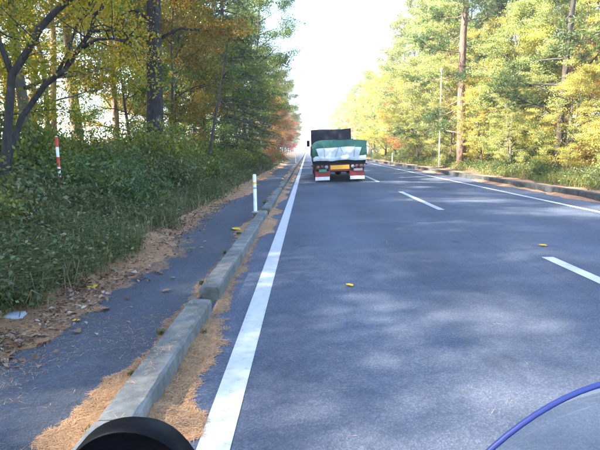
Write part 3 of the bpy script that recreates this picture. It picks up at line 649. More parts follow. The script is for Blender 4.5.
own_tree('leafy_tree', 'big straight dark brown trunk rising from the shrubs on the left', [
    ([(-5.18, 17, 0.3), (-5.11, 17, 1.82), (-5.02, 17, 3.6), (-4.92, 17, 6.0), (-4.85, 17, 8.5), (-4.8, 17.1, 11.5), (-4.7, 17.1, 15)], 0.34, 0.12, 10)] +
    [([(-4.95, 17, z), (-4.95 + dx * 0.5, 17 + dy * 0.5, z + 0.5), (-4.95 + dx, 17 + dy, z + dz), (-4.95 + dx * 1.6, 17 + dy * 1.6, z + dz + 0.2)], 0.06, 0.012, 12)
     for z, dx, dy, dz in [(5.0, 1.5, 0.9, 0.5), (5.6, -1.5, 0.8, 0.4), (6.6, 1.7, 0.2, 0.6), (7.0, 1.9, 0.3, 0.8), (7.8, -1.9, -0.9, 1.0), (8.4, 1.2, -1.7, 0.9), (9.2, 2.1, 0.9, 1.0), (10, -1.5, 1.6, 0.8), (10.8, 1.4, -1.2, 1.0), (11.5, -1.8, -0.7, 0.9), (12.3, 1.6, 0.8, 1.1), (13.2, -0.9, -1.4, 1.1), (14, 0.9, 0.9, 1.3)]],
    M['bark_black'], (0.085, M['olive'], 60, 0.42), 202)
own_tree('dead_tree', 'thin leaning dead tree with pale broken top and two stubs', [
    ([(-3.9, 19, 0.3), (-3.65, 19, 1.47), (-3.28, 19, 3.3), (-3.08, 19, 4.1), (-2.97, 19, 4.72), (-2.84, 19, 5.35)], 0.065, 0.028, 0),
    ([(-3.1, 19, 4.05), (-2.9, 18.95, 4.3), (-2.66, 18.9, 4.45)], 0.035, 0.015, 0),
    ([(-3.15, 19, 3.8), (-3.3, 19, 3.95), (-3.6, 19, 3.85), (-4.1, 19, 3.7)], 0.03, 0.012, 0)], M['bark_dark'], None, 203)

# ------------------------------------------------------------------ shrubs
def shrub(seed, H, Rr, mat, leafL, n=46, per=40, tint=(0.5, 0.22), w=0.55):
    rs = np.random.RandomState(seed); lv = Leaves(seed + 1); st = MB()
    for i in range(n):
        a = rs.rand() * 6.28; el = rs.uniform(0.35, 1.35); L = H * rs.uniform(0.55, 1.05) * (0.75 + 0.25 * math.sin(el))
        sp = curve_pts((rs.normal(0, 0.16), rs.normal(0, 0.16), -0.05), (math.cos(a) * math.cos(el) * Rr / H * 1.3, math.sin(a) * math.cos(el) * Rr / H * 1.3, math.sin(el)), L, 5, rs, 0.14, -0.03)
        st.tube(sp, list(np.linspace(0.013, 0.003, 6)), 4, False)
        for t in (0.35, 0.55, 0.75, 0.95):
            c, _ = along(sp, t); lv.clump(c, 0.2 * rs.uniform(0.7, 1.4), int(per * rs.uniform(0.3, 1.0)), leafL, w, 0.7, (tint[0] + rs.normal(0, 0.1), tint[1]), 0.7)
    return [('stems', st.mesh('stems', M['bark_dark'], True)), ('foliage', lv.mesh('foliage', mat))]
S = {'g': shrub(301, 1.25, 0.95, M['green'], 0.075), 'g2': shrub(302, 1.7, 1.1, M['green'], 0.085, 52, tint=(0.7, 0.25)), 'w': shrub(303, 0.9, 0.95, M['weed'], 0.07, tint=(0.45, 0.25)),
     'y': shrub(304, 1.5, 1.1, M['lime_yellow'], 0.10, 44, tint=(0.75, 0.2)), 'l': shrub(305, 1.2, 1.1, M['lime'], 0.10, 40, tint=(0.35, 0.2)), 'r': shrub(306, 1.4, 1.1, M['red'], 0.085, 36), 'd': shrub(307, 1.1, 1.2, M['pine'], 0.09, 46, w=0.35)}
SD = {'g': 'green leafy shrub', 'g2': 'tall bright green shrub', 'w': 'low dull green shrub', 'y': 'yellow-leaved shrub', 'l': 'pale green shrub', 'r': 'reddish shrub', 'd': 'dark green shrub'}
SHRUBS = []
def put_shrub(kind, x, y, s):
    root = empty('shrub', (x, y, float(gz(x, y)) - 0.03), rt.uniform(0, 6.28)); s *= rt.uniform(0.88, 1.15); root.scale = (s, s, s * rt.uniform(0.85, 1.15))
    for nm, me in S[kind]: link(nm, me, None, root)['kind'] = 'stuff'
    SHRUBS.append((root, kind, x, y))
y = 5.2
while y < 62:
    step = 1.15 + y * 0.028
    put_shrub(rt.choice('wwgd' if y < 11 else ('w', 'g', 'g')), -3.6 - rt.uniform(0, 0.5), y + rt.uniform(-0.3, 0.3), 0.85 if y < 9 else 1.0)
    put_shrub(rt.choice(('g', 'w', 'g2', 'g')), -4.8 - rt.uniform(0, 0.6), y + 0.5, 1.0 if y < 10 else 1.2)
    if y > 9.5: put_shrub(rt.choice(('g2', 'g2', 'g', 'y')), -6.4 - rt.uniform(0, 0.8), y + 0.3, 1.05)
    if y > 12: put_shrub('g2' if rt.random() < 0.6 else 'g', -8.2 - rt.uniform(0, 1.0), y + 0.6, 0.9)
    y += step
for x, y2 in [(-3.6, 45), (-3.6, 58), (-3.5, 66)]: put_shrub('r', x, y2, 1.0)
y = 13.5
while y < 80:
    step = 1.7 + y * 0.03
    put_shrub(rt.choice(('l', 'd', 'w')), 9.05 + rt.uniform(0, 0.4), y + rt.uniform(-0.4, 0.4), 0.62)
    put_shrub(rt.choice(('l', 'l', 'd', 'y')), 10.7 + rt.uniform(0, 0.7), y + 0.6, 0.9)
    put_shrub(rt.choice(('y', 'l', 'g2', 'y')), 12.7 + rt.uniform(0, 1.2), y + 0.2, 1.25)
    put_shrub(rt.choice(('y', 'l', 'g2')), 15.7 + rt.uniform(0, 1.6), y + 0.4, 1.5)
    y += step

# ------------------------------------------------------------------ herb layer on both banks (uncountable)
def herbs(name, label, mat, n, xr, yr, seed, scale=1.0, edge=None):
    lv = Leaves(seed); rs = lv.rs
    y = 1.0 / (1 / yr[1] + rs.rand(n) * (1 / yr[0] - 1 / yr[1])); x = rs.uniform(xr[0], xr[1], n)
    k = rs.rand(n) < np.clip(fbm(x * 0.8 + 5, y * 0.8, 3) * 2.4 - 0.45, 0.12, 1)
    if edge is not None: k &= edge(x, y)
    x, y = x[k], y[k]; z = gz(x, y); n = len(x); hgt = scale * rs.uniform(0.10, 0.42, n) * (0.6 + 0.8 * fbm(x * 0.5, y * 0.5, 2))
    big = 1 + np.clip(y - 8, 0, 40) * 0.03
    # broad leaves on short stems
    m = 11; C = np.repeat(np.stack([x, y, z], 1), m, 0); hh = np.repeat(hgt, m); t = rs.rand(n * m)
    C = C + np.stack([rs.normal(0, 0.11, n * m) * np.repeat(big, m), rs.normal(0, 0.11, n * m) * np.repeat(big, m), hh * (0.15 + 0.85 * t)], 1)
    l = rs.uniform(0.026, 0.064, n * m) * np.repeat(big, m); tint = np.clip(np.repeat(rs.normal(0.45, 0.2, n), m) + rs.normal(0, 0.12, n * m), 0, 1)
    V, F = leaves(C, rs.normal(0, 1, (n * m, 3)) * [1, 1, 0.45], rs.normal(0, 0.5, (n * m, 3)) + [0, 0, 1], l, l * rs.uniform(0.4, 0.7, n * m)); lv.add(V, F, tint)
    # grass blades and dry stalks, arching
    q = n // 2; idx = rs.choice(n, q); m = 8; B = np.repeat(np.stack([x, y, z], 1)[idx], m, 0) + rs.normal(0, 0.06, (q * m, 3)) * [1, 1, 0]; bg_ = np.repeat(big[idx], m)
    L = rs.uniform(0.18, 0.55, q * m) * scale; a = rs.uniform(0, 6.28, q * m); d = np.stack([np.cos(a) * 0.5, np.sin(a) * 0.5, np.ones(q * m)], 1); d = unit(d + rs.normal(0, 0.2, d.shape))
    d2 = unit(d + np.stack([np.cos(a), np.sin(a), -0.9 + 0 * a], 1) * 0.8); mid = B + d * (L * 0.55)[:, None]; tip = mid + d2 * (L * 0.5)[:, None]
    sd = np.stack([-np.sin(a), np.cos(a), 0 * a], 1) * (0.004 * bg_)[:, None]
    V = np.stack([B - sd, B + sd, mid + sd, mid - sd], 1).reshape(-1, 3); tint = np.clip(np.repeat(rs.choice([0.35, 0.55, 0.8, 1.0], q, p=[.35, .35, .15, .15]), m) + rs.normal(0, 0.06, q * m), 0, 1)
    lv.add(V, np.arange(len(V)).reshape(-1, 4), tint)
    V = np.stack([mid - sd, mid + sd, tip + sd * 0.15, tip - sd * 0.15], 1).reshape(-1, 3); lv.add(V, np.arange(len(V)).reshape(-1, 4), tint)
    tag(link(name, lv.mesh(name, mat)), label, 'undergrowth', kind='stuff')
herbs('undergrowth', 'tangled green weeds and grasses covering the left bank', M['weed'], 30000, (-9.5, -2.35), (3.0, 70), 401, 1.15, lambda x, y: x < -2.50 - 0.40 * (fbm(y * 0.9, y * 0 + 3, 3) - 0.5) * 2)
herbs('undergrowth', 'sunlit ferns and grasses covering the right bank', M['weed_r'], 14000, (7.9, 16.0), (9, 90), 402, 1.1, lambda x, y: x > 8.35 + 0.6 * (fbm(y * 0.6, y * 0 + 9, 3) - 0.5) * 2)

# ------------------------------------------------------------------ dry leaves on the left bank foot
def dry_leaf_mesh(seed, L, Wd, mat, lobes=False):
    rs = np.random.RandomState(seed); mb = MB(); n = 7; prof = [0.06, 0.55, 0.9, 1.0, 0.8, 0.42, 0.05]; curl = rs.uniform(0.1, 0.32); v = []
    for i in range(n):
        t = i / (n - 1) - 0.5; ww = prof[i] * Wd / 2 * rs.uniform(0.85, 1.1)
        zc = curl * L * (t * t) * 1.2
        v += [(t * L, -ww, zc + abs(ww) * rs.uniform(0.2, 0.7)), (t * L, 0, zc), (t * L, ww, zc + abs(ww) * rs.uniform(0.2, 0.7))]
    f = []
    for i in range(n - 1):
        a = i * 3; f += [(a, a + 1, a + 4, a + 3), (a + 1, a + 2, a + 5, a + 4)]
    mb.add(v, f); me = mb.mesh('leaf', mat, True)
    at = me.attributes.new('tint', 'FLOAT', 'FACE'); at.data.foreach_set('value', np.full(len(me.polygons), rs.uniform(0, 1), dtype=np.float32)); return me
litter_root = empty('leaf_litter'); tag(litter_root, 'dry brown leaves lying along the foot of the left bank', 'leaf litter', kind='structure')
DL = [dry_leaf_mesh(500 + i, rr, rr * q, M['dry']) for i, (rr, q) in enumerate([(0.13, .6), (0.11, .7), (0.15, .5), (0.10, .8), (0.17, .6), (0.12, .45), (0.14, .75), (0.09, .7), (0.11, .55), (0.16, .7)])]
rl = random.Random(9)
def lay(o, x, y, lift=0.012, tilt=0.25):
    z = float(max(PATH_Z if x > -2.45 else -9, gz(x, y))) if x < KL else float(road_z(x))
    o.location = (x, y, z + lift); o.rotation_euler = (rl.uniform(-tilt, tilt), rl.uniform(-tilt, tilt), rl.uniform(0, 6.28))
for k in range(260):
    yy = 1 / (1 / 16 + rl.random() * (1 / 3.2 - 1 / 16)); xx = -2.75 + rl.gauss(0, 0.22)
    if rl.random() < 0.12: xx = rl.uniform(-2.3, -1.3)
    o = link('leaf', rl.choice(DL), None, litter_root); lay(o, xx, yy, 0.014, 0.35); s = rl.uniform(0.4, 0.8); o.scale = (s, s, s)
def litter_fill():
    lv = Leaves(77); rs = lv.rs; n = 45000; y = 1 / (1 / 45 + rs.rand(n) * (1 / 3 - 1 / 45)); x = -2.76 + rs.normal(0, 0.30, n); z = np.maximum(np.where(x > -2.45, PATH_Z, -9), gz(x, y)) + rs.uniform(0.004, 0.035, n)
    l = rs.uniform(0.022, 0.06, n); V, F = leaves(np.stack([x, y, z], 1), rs.normal(0, 1, (n, 3)) * [1, 1, .25], rs.normal(0, .4, (n, 3)) + [0, 0, 1], l, l * rs.uniform(.4, .8, n), 0.25); lv.add(V, F, rs.rand(n))
    tag(link('small_leaf_litter', lv.mesh('small_leaf_litter', M['dry'])), 'small dry leaf crumbs between footpath and left bank', 'leaf litter', kind='stuff')
litter_fill()
for x, y, s, lab in [(0.43, 5.07, 0.085, 'single yellow leaf lying mid-lane, nearest on the road'), (1.15, 7.2, 0.085, 'yellow leaf standing on edge on the road ahead of the nearest leaf'), (3.29, 6.93, 0.095, 'yellow leaf lying on the road beside the centre dashes'),
                     (-1.25, 8.6, 0.17, 'large yellow leaf on the footpath at foot of the white post'), (-2.21, 4.93, 0.11, 'yellow leaf on brown needles at the bank side of footpath'), (-1.9, 3.9, 0.05, 'tiny pale leaf lying on the bare footpath asphalt')]:
    o = link('fallen_leaf', dry_leaf_mesh(int(x * 100 + 900), s * 1.3, s * 0.98, M['yellow_leaf'])); lay(o, x, y, 0.012, 0.12); o.scale.z = 0.55; tag(o, lab, 'leaf', 'yellow fallen leaves')
    if 'edge' in lab: o.rotation_euler = (1.1, 0.2, 1.4); o.location.z += 0.03

# flat grey stones at the bank foot
M['stone'] = plain('grey_stone', (0.26, 0.27, 0.29), 0.9, 0.3, 6, bumpy=0.4)
def stone(x, y, sx, sy, sz, rz, lab):
    rs = np.random.RandomState(int(abs(x) * 1000)); mb = MB(); k = 9; prof = [(0.72, -0.5), (1.0, -0.1), (0.93, 0.35), (0.6, 0.52)]; jit = rs.uniform(0.8, 1.15, k); v = []
    for r, h in prof:
        for j in range(k): v.append((r * jit[j] * math.cos(2 * PI * j / k) * sx / 2, r * jit[j] * math.sin(2 * PI * j / k) * sy / 2, (h + rs.uniform(-.06, .06)) * sz))
    f = [(i * k + j, i * k + (j + 1) % k, (i + 1) * k + (j + 1) % k, (i + 1) * k + j) for i in range(3) for j in range(k)] + [tuple(reversed(range(k))), tuple(range(3 * k, 4 * k))]
    o = mb.add(v, f).build('stone', M['stone']); o.location = (x, y, float(max(PATH_Z if x > -2.45 else -9, gz(x, y))) + sz * 0.3); o.rotation_euler.z = rz; tag(o, lab, 'stone', 'flat stones along the bank foot')
stone(-2.46, 3.86, 0.34, 0.17, 0.06, 0.3, 'flat bluish grey stone at the left edge of the footpath')
stone(-2.60, 5.2, 0.24, 0.15, 0.07, -0.4, 'pale flat stone among dry leaves near the bank foot')
stone(-3.2, 6.1, 0.42, 0.2, 0.10, 0.6, 'long pale grey stone half hidden in weeds on the bank')

# weeds in the kerb joints
def weed(seed):
    lv = Leaves(seed); rs = lv.rs; n = 26; a = rs.rand(n) * 6.28; L = rs.uniform(0.05, 0.14, n); d = unit(np.stack([np.cos(a), np.sin(a), rs.uniform(0.5, 2.2, n)], 1))
    V, F = leaves(d * (L * 0.5)[:, None] + rs.normal(0, .010, (n, 3)) * [1, 1, 0], d, rs.normal(0, 1, (n, 3)), L, L * 0.22, 0.2); lv.add(V, F, rs.uniform(0.3, 0.8, n))
    lv.clump((0, 0, 0.05), 0.04, 24, 0.04, 0.6, 0.8, (0.6, 0.15)); return lv.mesh('weed_tuft', M['weed'])
WD = [weed(600 + i) for i in range(4)]
ORD = ['nearest', 'second', 'third', 'fourth', 'fifth', 'sixth', 'seventh', 'eighth', 'ninth', 'tenth', 'eleventh', 'twelfth', 'thirteenth', 'fourteenth', 'fifteenth', 'sixteenth', 'seventeenth', 'eighteenth', 'nineteenth', 'twentieth'] + ['twenty-' + q for q in ('first', 'second', 'third', 'fourth', 'fifth', 'sixth', 'seventh', 'eighth', 'ninth')] + ['thirtieth'] + ['thirty-' + q for q in ('first', 'second', 'third', 'fourth', 'fifth', 'sixth', 'seventh', 'eighth', 'ninth')]
for k, (x, y, s) in enumerate([(-1.10, 2.25, 0.8), (-1.10, 2.9, 0.7), (-0.83, 3.75, 0.9), (-1.12, 3.6, 1.0), (-0.92, 4.42, 1.1), (-1.10, 5.0, 1.2), (-1.12, 6.6, 0.9), (-1.14, 8.1, 1.2), (-1.1, 10.4, 1.6), (-0.95, 11.05, 2.4), (-1.05, 12.6, 2.2), (-0.95, 17.5, 2.6), (-1.0, 24.0, 3.0)]):
    o = link('weed_tuft', WD[k % 4]); o.location = (x, y, PATH_Z if x < -1.04 else float(road_z(x)) if x > KL else 0.02); s *= 0.6; o.scale = (s, s, s * 0.85); o.rotation_euler.z = k * 1.7
    tag(o, f'{ORD[k]} small green weed tuft growing beside the left kerb, counted from the camera' if k else 'nearest small green weed tuft growing beside the left kerb', 'weed', 'weeds along the left kerb')

# ------------------------------------------------------------------ posts
M['white_plastic'] = plain('white_post_plastic', (0.66, 0.66, 0.62), 0.55, 0.18, 5)
M['red_paint'] = plain('red_band', (0.50, 0.045, 0.03), 0.5, 0.2, 6)
M['reflector'] = plain('amber_reflector', (0.75, 0.42, 0.05), 0.25, 0.1, 30)
M['pole_grey'] = plain('weathered_white_paint', (0.36, 0.36, 0.34), 0.6, 0.25, 5)
M['greyband'] = plain('grey_band', (0.25, 0.25, 0.26), 0.5, 0.1, 9)
def delineator(x, y, z, h, lab):
    root = empty('delineator_post', (x, y, z)); tag(root, lab, 'post', 'white roadside delineator posts')
    MB().lathe([(0.040, -0.05), (0.040, h - 0.03), (0.034, h - 0.008), (0.014, h)], (0, 0, 0), 'z', 16).build('post', M['white_plastic'], root, True)
    MB().lathe([(0.0425, h * .74), (0.0425, h * .80)], (0, 0, 0), 'z', 16).build('reflector', M['reflector'], root, True)
    MB().lathe([(0.0425, h * .62), (0.0425, h * .66)], (0, 0, 0), 'z', 16).build('band', M['greyband'], root, True)
    MB().lathe([(0.085, -0.02), (0.085, 0.012), (0.05, 0.03)], (0, 0, 0), 'z', 16).build('base', M['greyband'], root, True)
delineator(-1.17, 11.1, PATH_Z, 0.85, 'white delineator post with amber band beside the left kerb')
delineator(8.35, 49.5, float(gz(8.35, 49.5)), 0.85, 'distant white delineator post behind the right kerb')
delineator(-1.17, 52.0, PATH_Z, 0.85, 'far white delineator post beside the left kerb')
def snow_pole(x, y, top, lab):
    z0 = float(gz(x, y)) - 0.05; root = empty('snow_pole', (x, y, z0)); tag(root, lab, 'pole'); H = top - z0; n = 7
    for i in range(n):
        MB().lathe([(0.026, H * i / n), (0.026, H * (i + 1) / n)], (0, 0, 0), 'z', 12).build('band', M['red_paint'] if i % 2 == 0 else M['white_plastic'], root, True)
    MB().lathe([(0.026, H), (0.018, H + 0.015), (0.004, H + 0.02)], (0, 0, 0), 'z', 12).build('cap', M['white_plastic'], root, True)
snow_pole(-4.62, 9.3, 1.72, 'red and white banded marker pole in the weeds at left')
def tall_pole(x, y, top, lab):
    z0 = float(gz(x, y)) - 0.1; root = empty('tall_pole', (x, y, z0)); tag(root, lab, 'pole'); H = top - z0
    MB().lathe([(0.035, 0), (0.028, H)], (0, 0, 0), 'z', 12).build('shaft', M['pole_grey'], root, True)
    MB().lathe([(0.032, H - 0.02), (0.10, H + 0.03), (0.11, H + 0.12), (0.07, H + 0.18), (0.02, H + 0.2)], (0, 0, 0), 'z', 14).build('cap', M['white_plastic'], root, True)
tall_pole(8.6, 33.0, 6.25, 'slender tall white pole with a small cap before right trees')

# ------------------------------------------------------------------ the truck
M['tarp_green'] = plain('green_tarpaulin', (0.020, 0.105, 0.066), 0.6, 0.3, 2.5, bumpy=0.3)
M['tarp_white'] = plain('white_tarpaulin', (0.66, 0.68, 0.66), 0.55, 0.12, 2.5, bumpy=0.3)
M['tarp_grey'] = plain('pale_canvas', (0.52, 0.56, 0.54), 0.6, 0.2, 3, bumpy=0.3)
M['tarp_black'] = plain('dark_sheet', (0.016, 0.017, 0.026), 0.7, 0.3, 3, bumpy=0.3, spec=0.25)
M['truck_red'] = plain('truck_red_paint', (0.30, 0.020, 0.018), 0.4, 0.2, 5)
M['truck_black'] = plain('truck_black', (0.012, 0.012, 0.014), 0.6, 0.3, 6, spec=0.2)
M['truck_white'] = plain('truck_white_paint', (0.62, 0.63, 0.64), 0.4, 0.12, 6)
M['flap'] = plain('white_mud_flap', (0.72, 0.70, 0.68), 0.55, 0.12, 7)
M['plate_yellow'] = plain('yellow_reflective_plate', (0.80, 0.40, 0.02), 0.35, 0.08, 20)
M['plate_green'] = plain('green_number_plate', (0.03, 0.20, 0.10), 0.4, 0.1, 20)
M['lens_red'] = plain('red_lens', (0.14, 0.012, 0.012), 0.15, 0.15, 30)
M['lens_clear'] = plain('pale_lens', (0.26, 0.24, 0.22), 0.15, 0.15, 30)
M['lens_amber'] = plain('amber_lens', (0.22, 0.06, 0.015), 0.15, 0.15, 30)
M['rubber'] = plain('tyre_rubber', (0.018, 0.018, 0.018), 0.85, 0.3, 12)
M['steel'] = plain('dull_steel', (0.20, 0.20, 0.21), 0.45, 0.25, 10, metal=0.7)
M['glass_dark'] = plain('dark_window_glass', (0.02, 0.025, 0.03), 0.08, 0.1, 4, bumpy=0)
M['rope'] = plain('grey_rope', (0.20, 0.20, 0.19), 0.8, 0.2, 40)
M['deckboard'] = plain('deck_side_paint', (0.035, 0.16, 0.11), 0.5, 0.3, 4)

def truck(loc, roll):
    root = empty('truck', loc); root.rotation_euler = (0, roll[0], 0)
    tag(root, 'flatbed truck driving ahead, green and white tarpaulin, red rear frame, white mud flaps', 'truck')
    W = 1.14; body_r = R(-0.7)
    def part(mb, nm, mat, par=root, smooth=False, tilt=True):
        o = mb.build(nm, mat, par, smooth)
        if tilt and par is root: o.rotation_euler = (0, body_r, 0)
        return o
    # bed and load
    part(MB().box(-W, W, 0.06, 6.9, 0.82, 0.94, 0.012), 'deck', M['truck_black'])
    for s in (-1, 1): part(MB().box(min(s * W, s * (W - 0.05)), max(s * W, s * (W - 0.05)), 0.1, 6.9, 0.94, 1.30, 0.01), 'side_board', M['deckboard'])
    part(MB().box(-W + 0.052, W - 0.052, 0.07, 0.12, 0.94, 1.24, 0.01), 'tail_board', M['deckboard'])
    rs = np.random.RandomState(3)
    def top(u, v):      # sagging sheet over the load: u across, v along
        x = -W - 0.03 + (2 * W + 0.06) * u; y = -0.05 + 6.6 * v
        z = 1.70 + 0.13 * math.sin(PI * u) ** 0.7 + 0.06 * (float(fbm(x * 1.7 + 3, y * 1.3, 3)) - 0.5) - 0.10 * max(0, 1 - u * 12) * 1 + 0.02 * math.sin(9 * u)
        return (x, y, z)
    tp = MB()
    tp.grid(top, 28, 20)
    # the back flap: from the top edge down, folds deeper towards the bottom; the side thirds stay green
    def back(u, v):
        x, _, z = top(u, 0); zb = 1.02 + 0.05 * math.sin(PI * u) + 0.02 * math.sin(13 * u); bulge = 0.08 * math.sin(PI * v) + 0.045 * math.sin(17 * u + 3 * v) * v + 0.03 * abs(math.sin(27 * u + 6 * v)) * v + 0.05 * (float(fbm(u * 9, v * 4 + 3, 3)) - 0.5)
        return (x * (1 - 0.02 * v), -0.05 - bulge, z + (zb - z) * v)
    tp.grid(back, 70, 14)
    for s in (0, 1):
        def side(u, v, s=s):
            x, y, z = top(s, u); return (x + (-1 if s == 0 else 1) * (0.01 + 0.03 * math.sin(u * 40) * v), y, z + (1.12 - z) * v)
        tp.grid(side, 30, 5)
    part(tp, 'tarpaulin', M['tarp_green'], smooth=True)
    def wp(u, v):       # white panel sewn on the flap: a trapezoid, wider at its top
        half = 0.42 - 0.05 * v; uu = 0.49 + (u * 2 - 1) * half; vv = 0.42 + 0.54 * v + 0.02 * math.sin(6 * u); x, y, z = back(uu, vv); return (x, y - 0.012, z)
    part(MB().grid(wp, 60, 10), 'white_panel', M['tarp_white'], smooth=True)
    def lower(u, v):
        x, y, z = back(0.01 + 0.98 * u, 1.0); return (x, y - 0.02 - 0.03 * math.sin(PI * v) - 0.012 * math.sin(23 * u), z + 0.10 - 0.20 * v - 0.03 * math.sin(PI * u) + 0.006 * math.sin(31 * u))
    part(MB().grid(lower, 36, 5), 'folded_hem', M['tarp_grey'], smooth=True)
    for u0, u1 in ((0.22, 0.22), (0.5, 0.42), (0.5, 0.60), (0.78, 0.77)):
        pts = []
        for i in range(8):
            v = 0.3 + 0.7 * i / 7; x, y, z = back(u0 + (u1 - u0) * i / 7, v); pts.append((x, y - 0.03, z))
        part(MB().tube(pts, 0.008, 5), 'rope', M['rope'])
    # cab with the dark sheeted front board above it
    fbd = part(MB().box(-1.12, 1.12, 7.02, 7.10, 0.95, 2.50, 0.015), 'front_board', M['truck_black'])
    def sheet(u, v):
        x = -1.135 + 2.27 * u; return (x, 7.0 - 0.03 * abs(math.sin(5.5 * PI * u + 2 * v)) * (0.3 + v) - 0.02 * math.sin(11 * u + 5 * v) ** 2, 2.53 - 1.2 * v + 0.02 * math.sin(7 * u) * (1 - v))
    MB().grid(sheet, 44, 8).build('cover_sheet', M['tarp_black'], fbd, True)
    part(MB().box(-1.10, 1.10, 7.14, 8.6, 0.62, 2.42, 0.10), 'cab', M['truck_white'])
    part(MB().box(-1.0, 1.0, 8.58, 8.615, 1.45, 2.2, 0.01), 'windscreen', M['glass_dark'])
    for s in (-1, 1):
        part(MB().box(*sorted((s * 1.095, s * 1.107)), 7.5, 8.4, 1.4, 2.15, 0.004), 'side_window', M['glass_dark'])
        mi = part(MB().box(*sorted((s * 1.20, s * 1.38)), 8.30, 8.36, 1.62, 1.98, 0.02), 'mirror', M['truck_black'])
        MB().tube([(s * 1.09, 8.4, 1.55), (s * 1.28, 8.35, 1.6), (s * 1.28, 8.35, 1.7)], 0.014, 6).build('arm', M['truck_black'], mi)
    # rear frame
    part(MB().box(-1.12, 1.12, 0.0, 0.10, 0.74, 0.822, 0.01), 'rear_sill', M['truck_black'])
    fr = MB(); fr.box(-1.06, -0.42, 0.02, 0.08, 0.24, 0.66, 0.01); fr.box(0.42, 1.06, 0.02, 0.08, 0.24, 0.66, 0.01); fr.box(-0.418, 0.418, 0.03, 0.08, 0.47, 0.55, 0.008)
    part(fr, 'rear_bumper', M['truck_red'])
    for s in (-1, 1):
        lb = part(MB().box(*sorted((s * 0.46, s * 1.04)), -0.07, 0.015, 0.50, 0.75, 0.015), 'lamp_box', M['truck_black'])
        for i, mt in enumerate(('lens_amber', 'lens_red', 'lens_clear') if s < 0 else ('lens_clear', 'lens_red', 'lens_amber')):
            xc = s * 0.75 + (i - 1) * 0.185
            MB().lathe([(0.070, 0), (0.070, -0.02), (0.045, -0.035), (0.01, -0.04)], (xc, -0.071, 0.665), 'y', 18).build('lens', M[mt], lb, True)
            MB().lathe([(0.080, 0.0), (0.080, -0.014), (0.071, -0.016), (0.071, 0.0)], (xc, -0.071, 0.665), 'y', 18).build('bezel', M['steel'], lb, True)
        part(MB().box(*sorted((s * 0.44, s * 1.07)), 0.0, 0.018, 0.10, 0.25, 0.004), 'mud_flap', M['flap'])
        part(MB().box(*sorted((s * 1.15, s * 1.22)), 0.3, 0.36, 0.70, 0.76, 0.01), 'marker_lamp', M['lens_red'])
    pl = part(MB().box(-0.40, 0.42, -0.03, 0.0, 0.55, 0.73, 0.01), 'reflective_plate', M['plate_yellow'])
    MB().box(-0.43, 0.45, -0.012, 0.02, 0.53, 0.75, 0.008).build('border', M['truck_red'], pl)
    part(MB().box(-0.90, -0.57, -0.078, -0.068, 0.46, 0.58, 0.003), 'number_plate', M['plate_green'])
    part(MB().box(0.60, 0.98, -0.082, -0.068, 0.47, 0.57, 0.003), 'reverse_lamp', M['lens_clear'])
    # chassis and running gear
    for s in (-1, 1): part(MB().box(*sorted((s * 0.36, s * 0.46)), 0.11, 8.4, 0.58, 0.80, 0.008), 'chassis_rail', M['truck_red'])
    for yy in (1.35, 7.6):
        part(MB().lathe([(0.05, -0.85), (0.05, 0.85)], (0, yy, 0.42), 'x', 10).build('axle', M['truck_black'], root) and MB().lathe([(0.14, -0.13), (0.18, 0), (0.14, 0.13)], (0, yy, 0.42), 'x', 14), 'differential', M['truck_black'], tilt=False, smooth=True)
        xs = ((-0.98, -0.70), (0.70, 0.98)) if yy < 2 else ((-0.98,), (0.98,))
        for pair in xs:
            for xc in pair:
                wd = 0.12; c = (xc, yy, 0.42)
                wh = MB().lathe([(0.24, -wd), (0.36, -wd), (0.41, -wd * 0.75), (0.42, -wd * .4), (0.42, wd * .4), (0.41, wd * 0.75), (0.36, wd), (0.24, wd)], c, 'x', 28).build('wheel', M['rubber'], root, True)
                MB().lathe([(0.238, -wd * .8), (0.20, -wd * .3), (0.08, -wd * .25), (0.08, wd * .25), (0.20, wd * .3), (0.238, wd * .8)], c, 'x', 20).build('rim', M['steel'], wh, True)
    for s in (-1, 1): part(MB().box(*sorted((s * 1.07, s * 1.10)), 2.2, 6.6, 0.42, 0.66, 0.01), 'side_guard', M['truck_red'])
    part(MB().lathe([(0.26, -0.5), (0.26, 0.5)], (-0.75, 4.5, 0.6), 'y', 18), 'fuel_tank', M['steel'], smooth=True)
truck((1.42, 21.75, float(road_z(1.42))), (R(-0.86),))

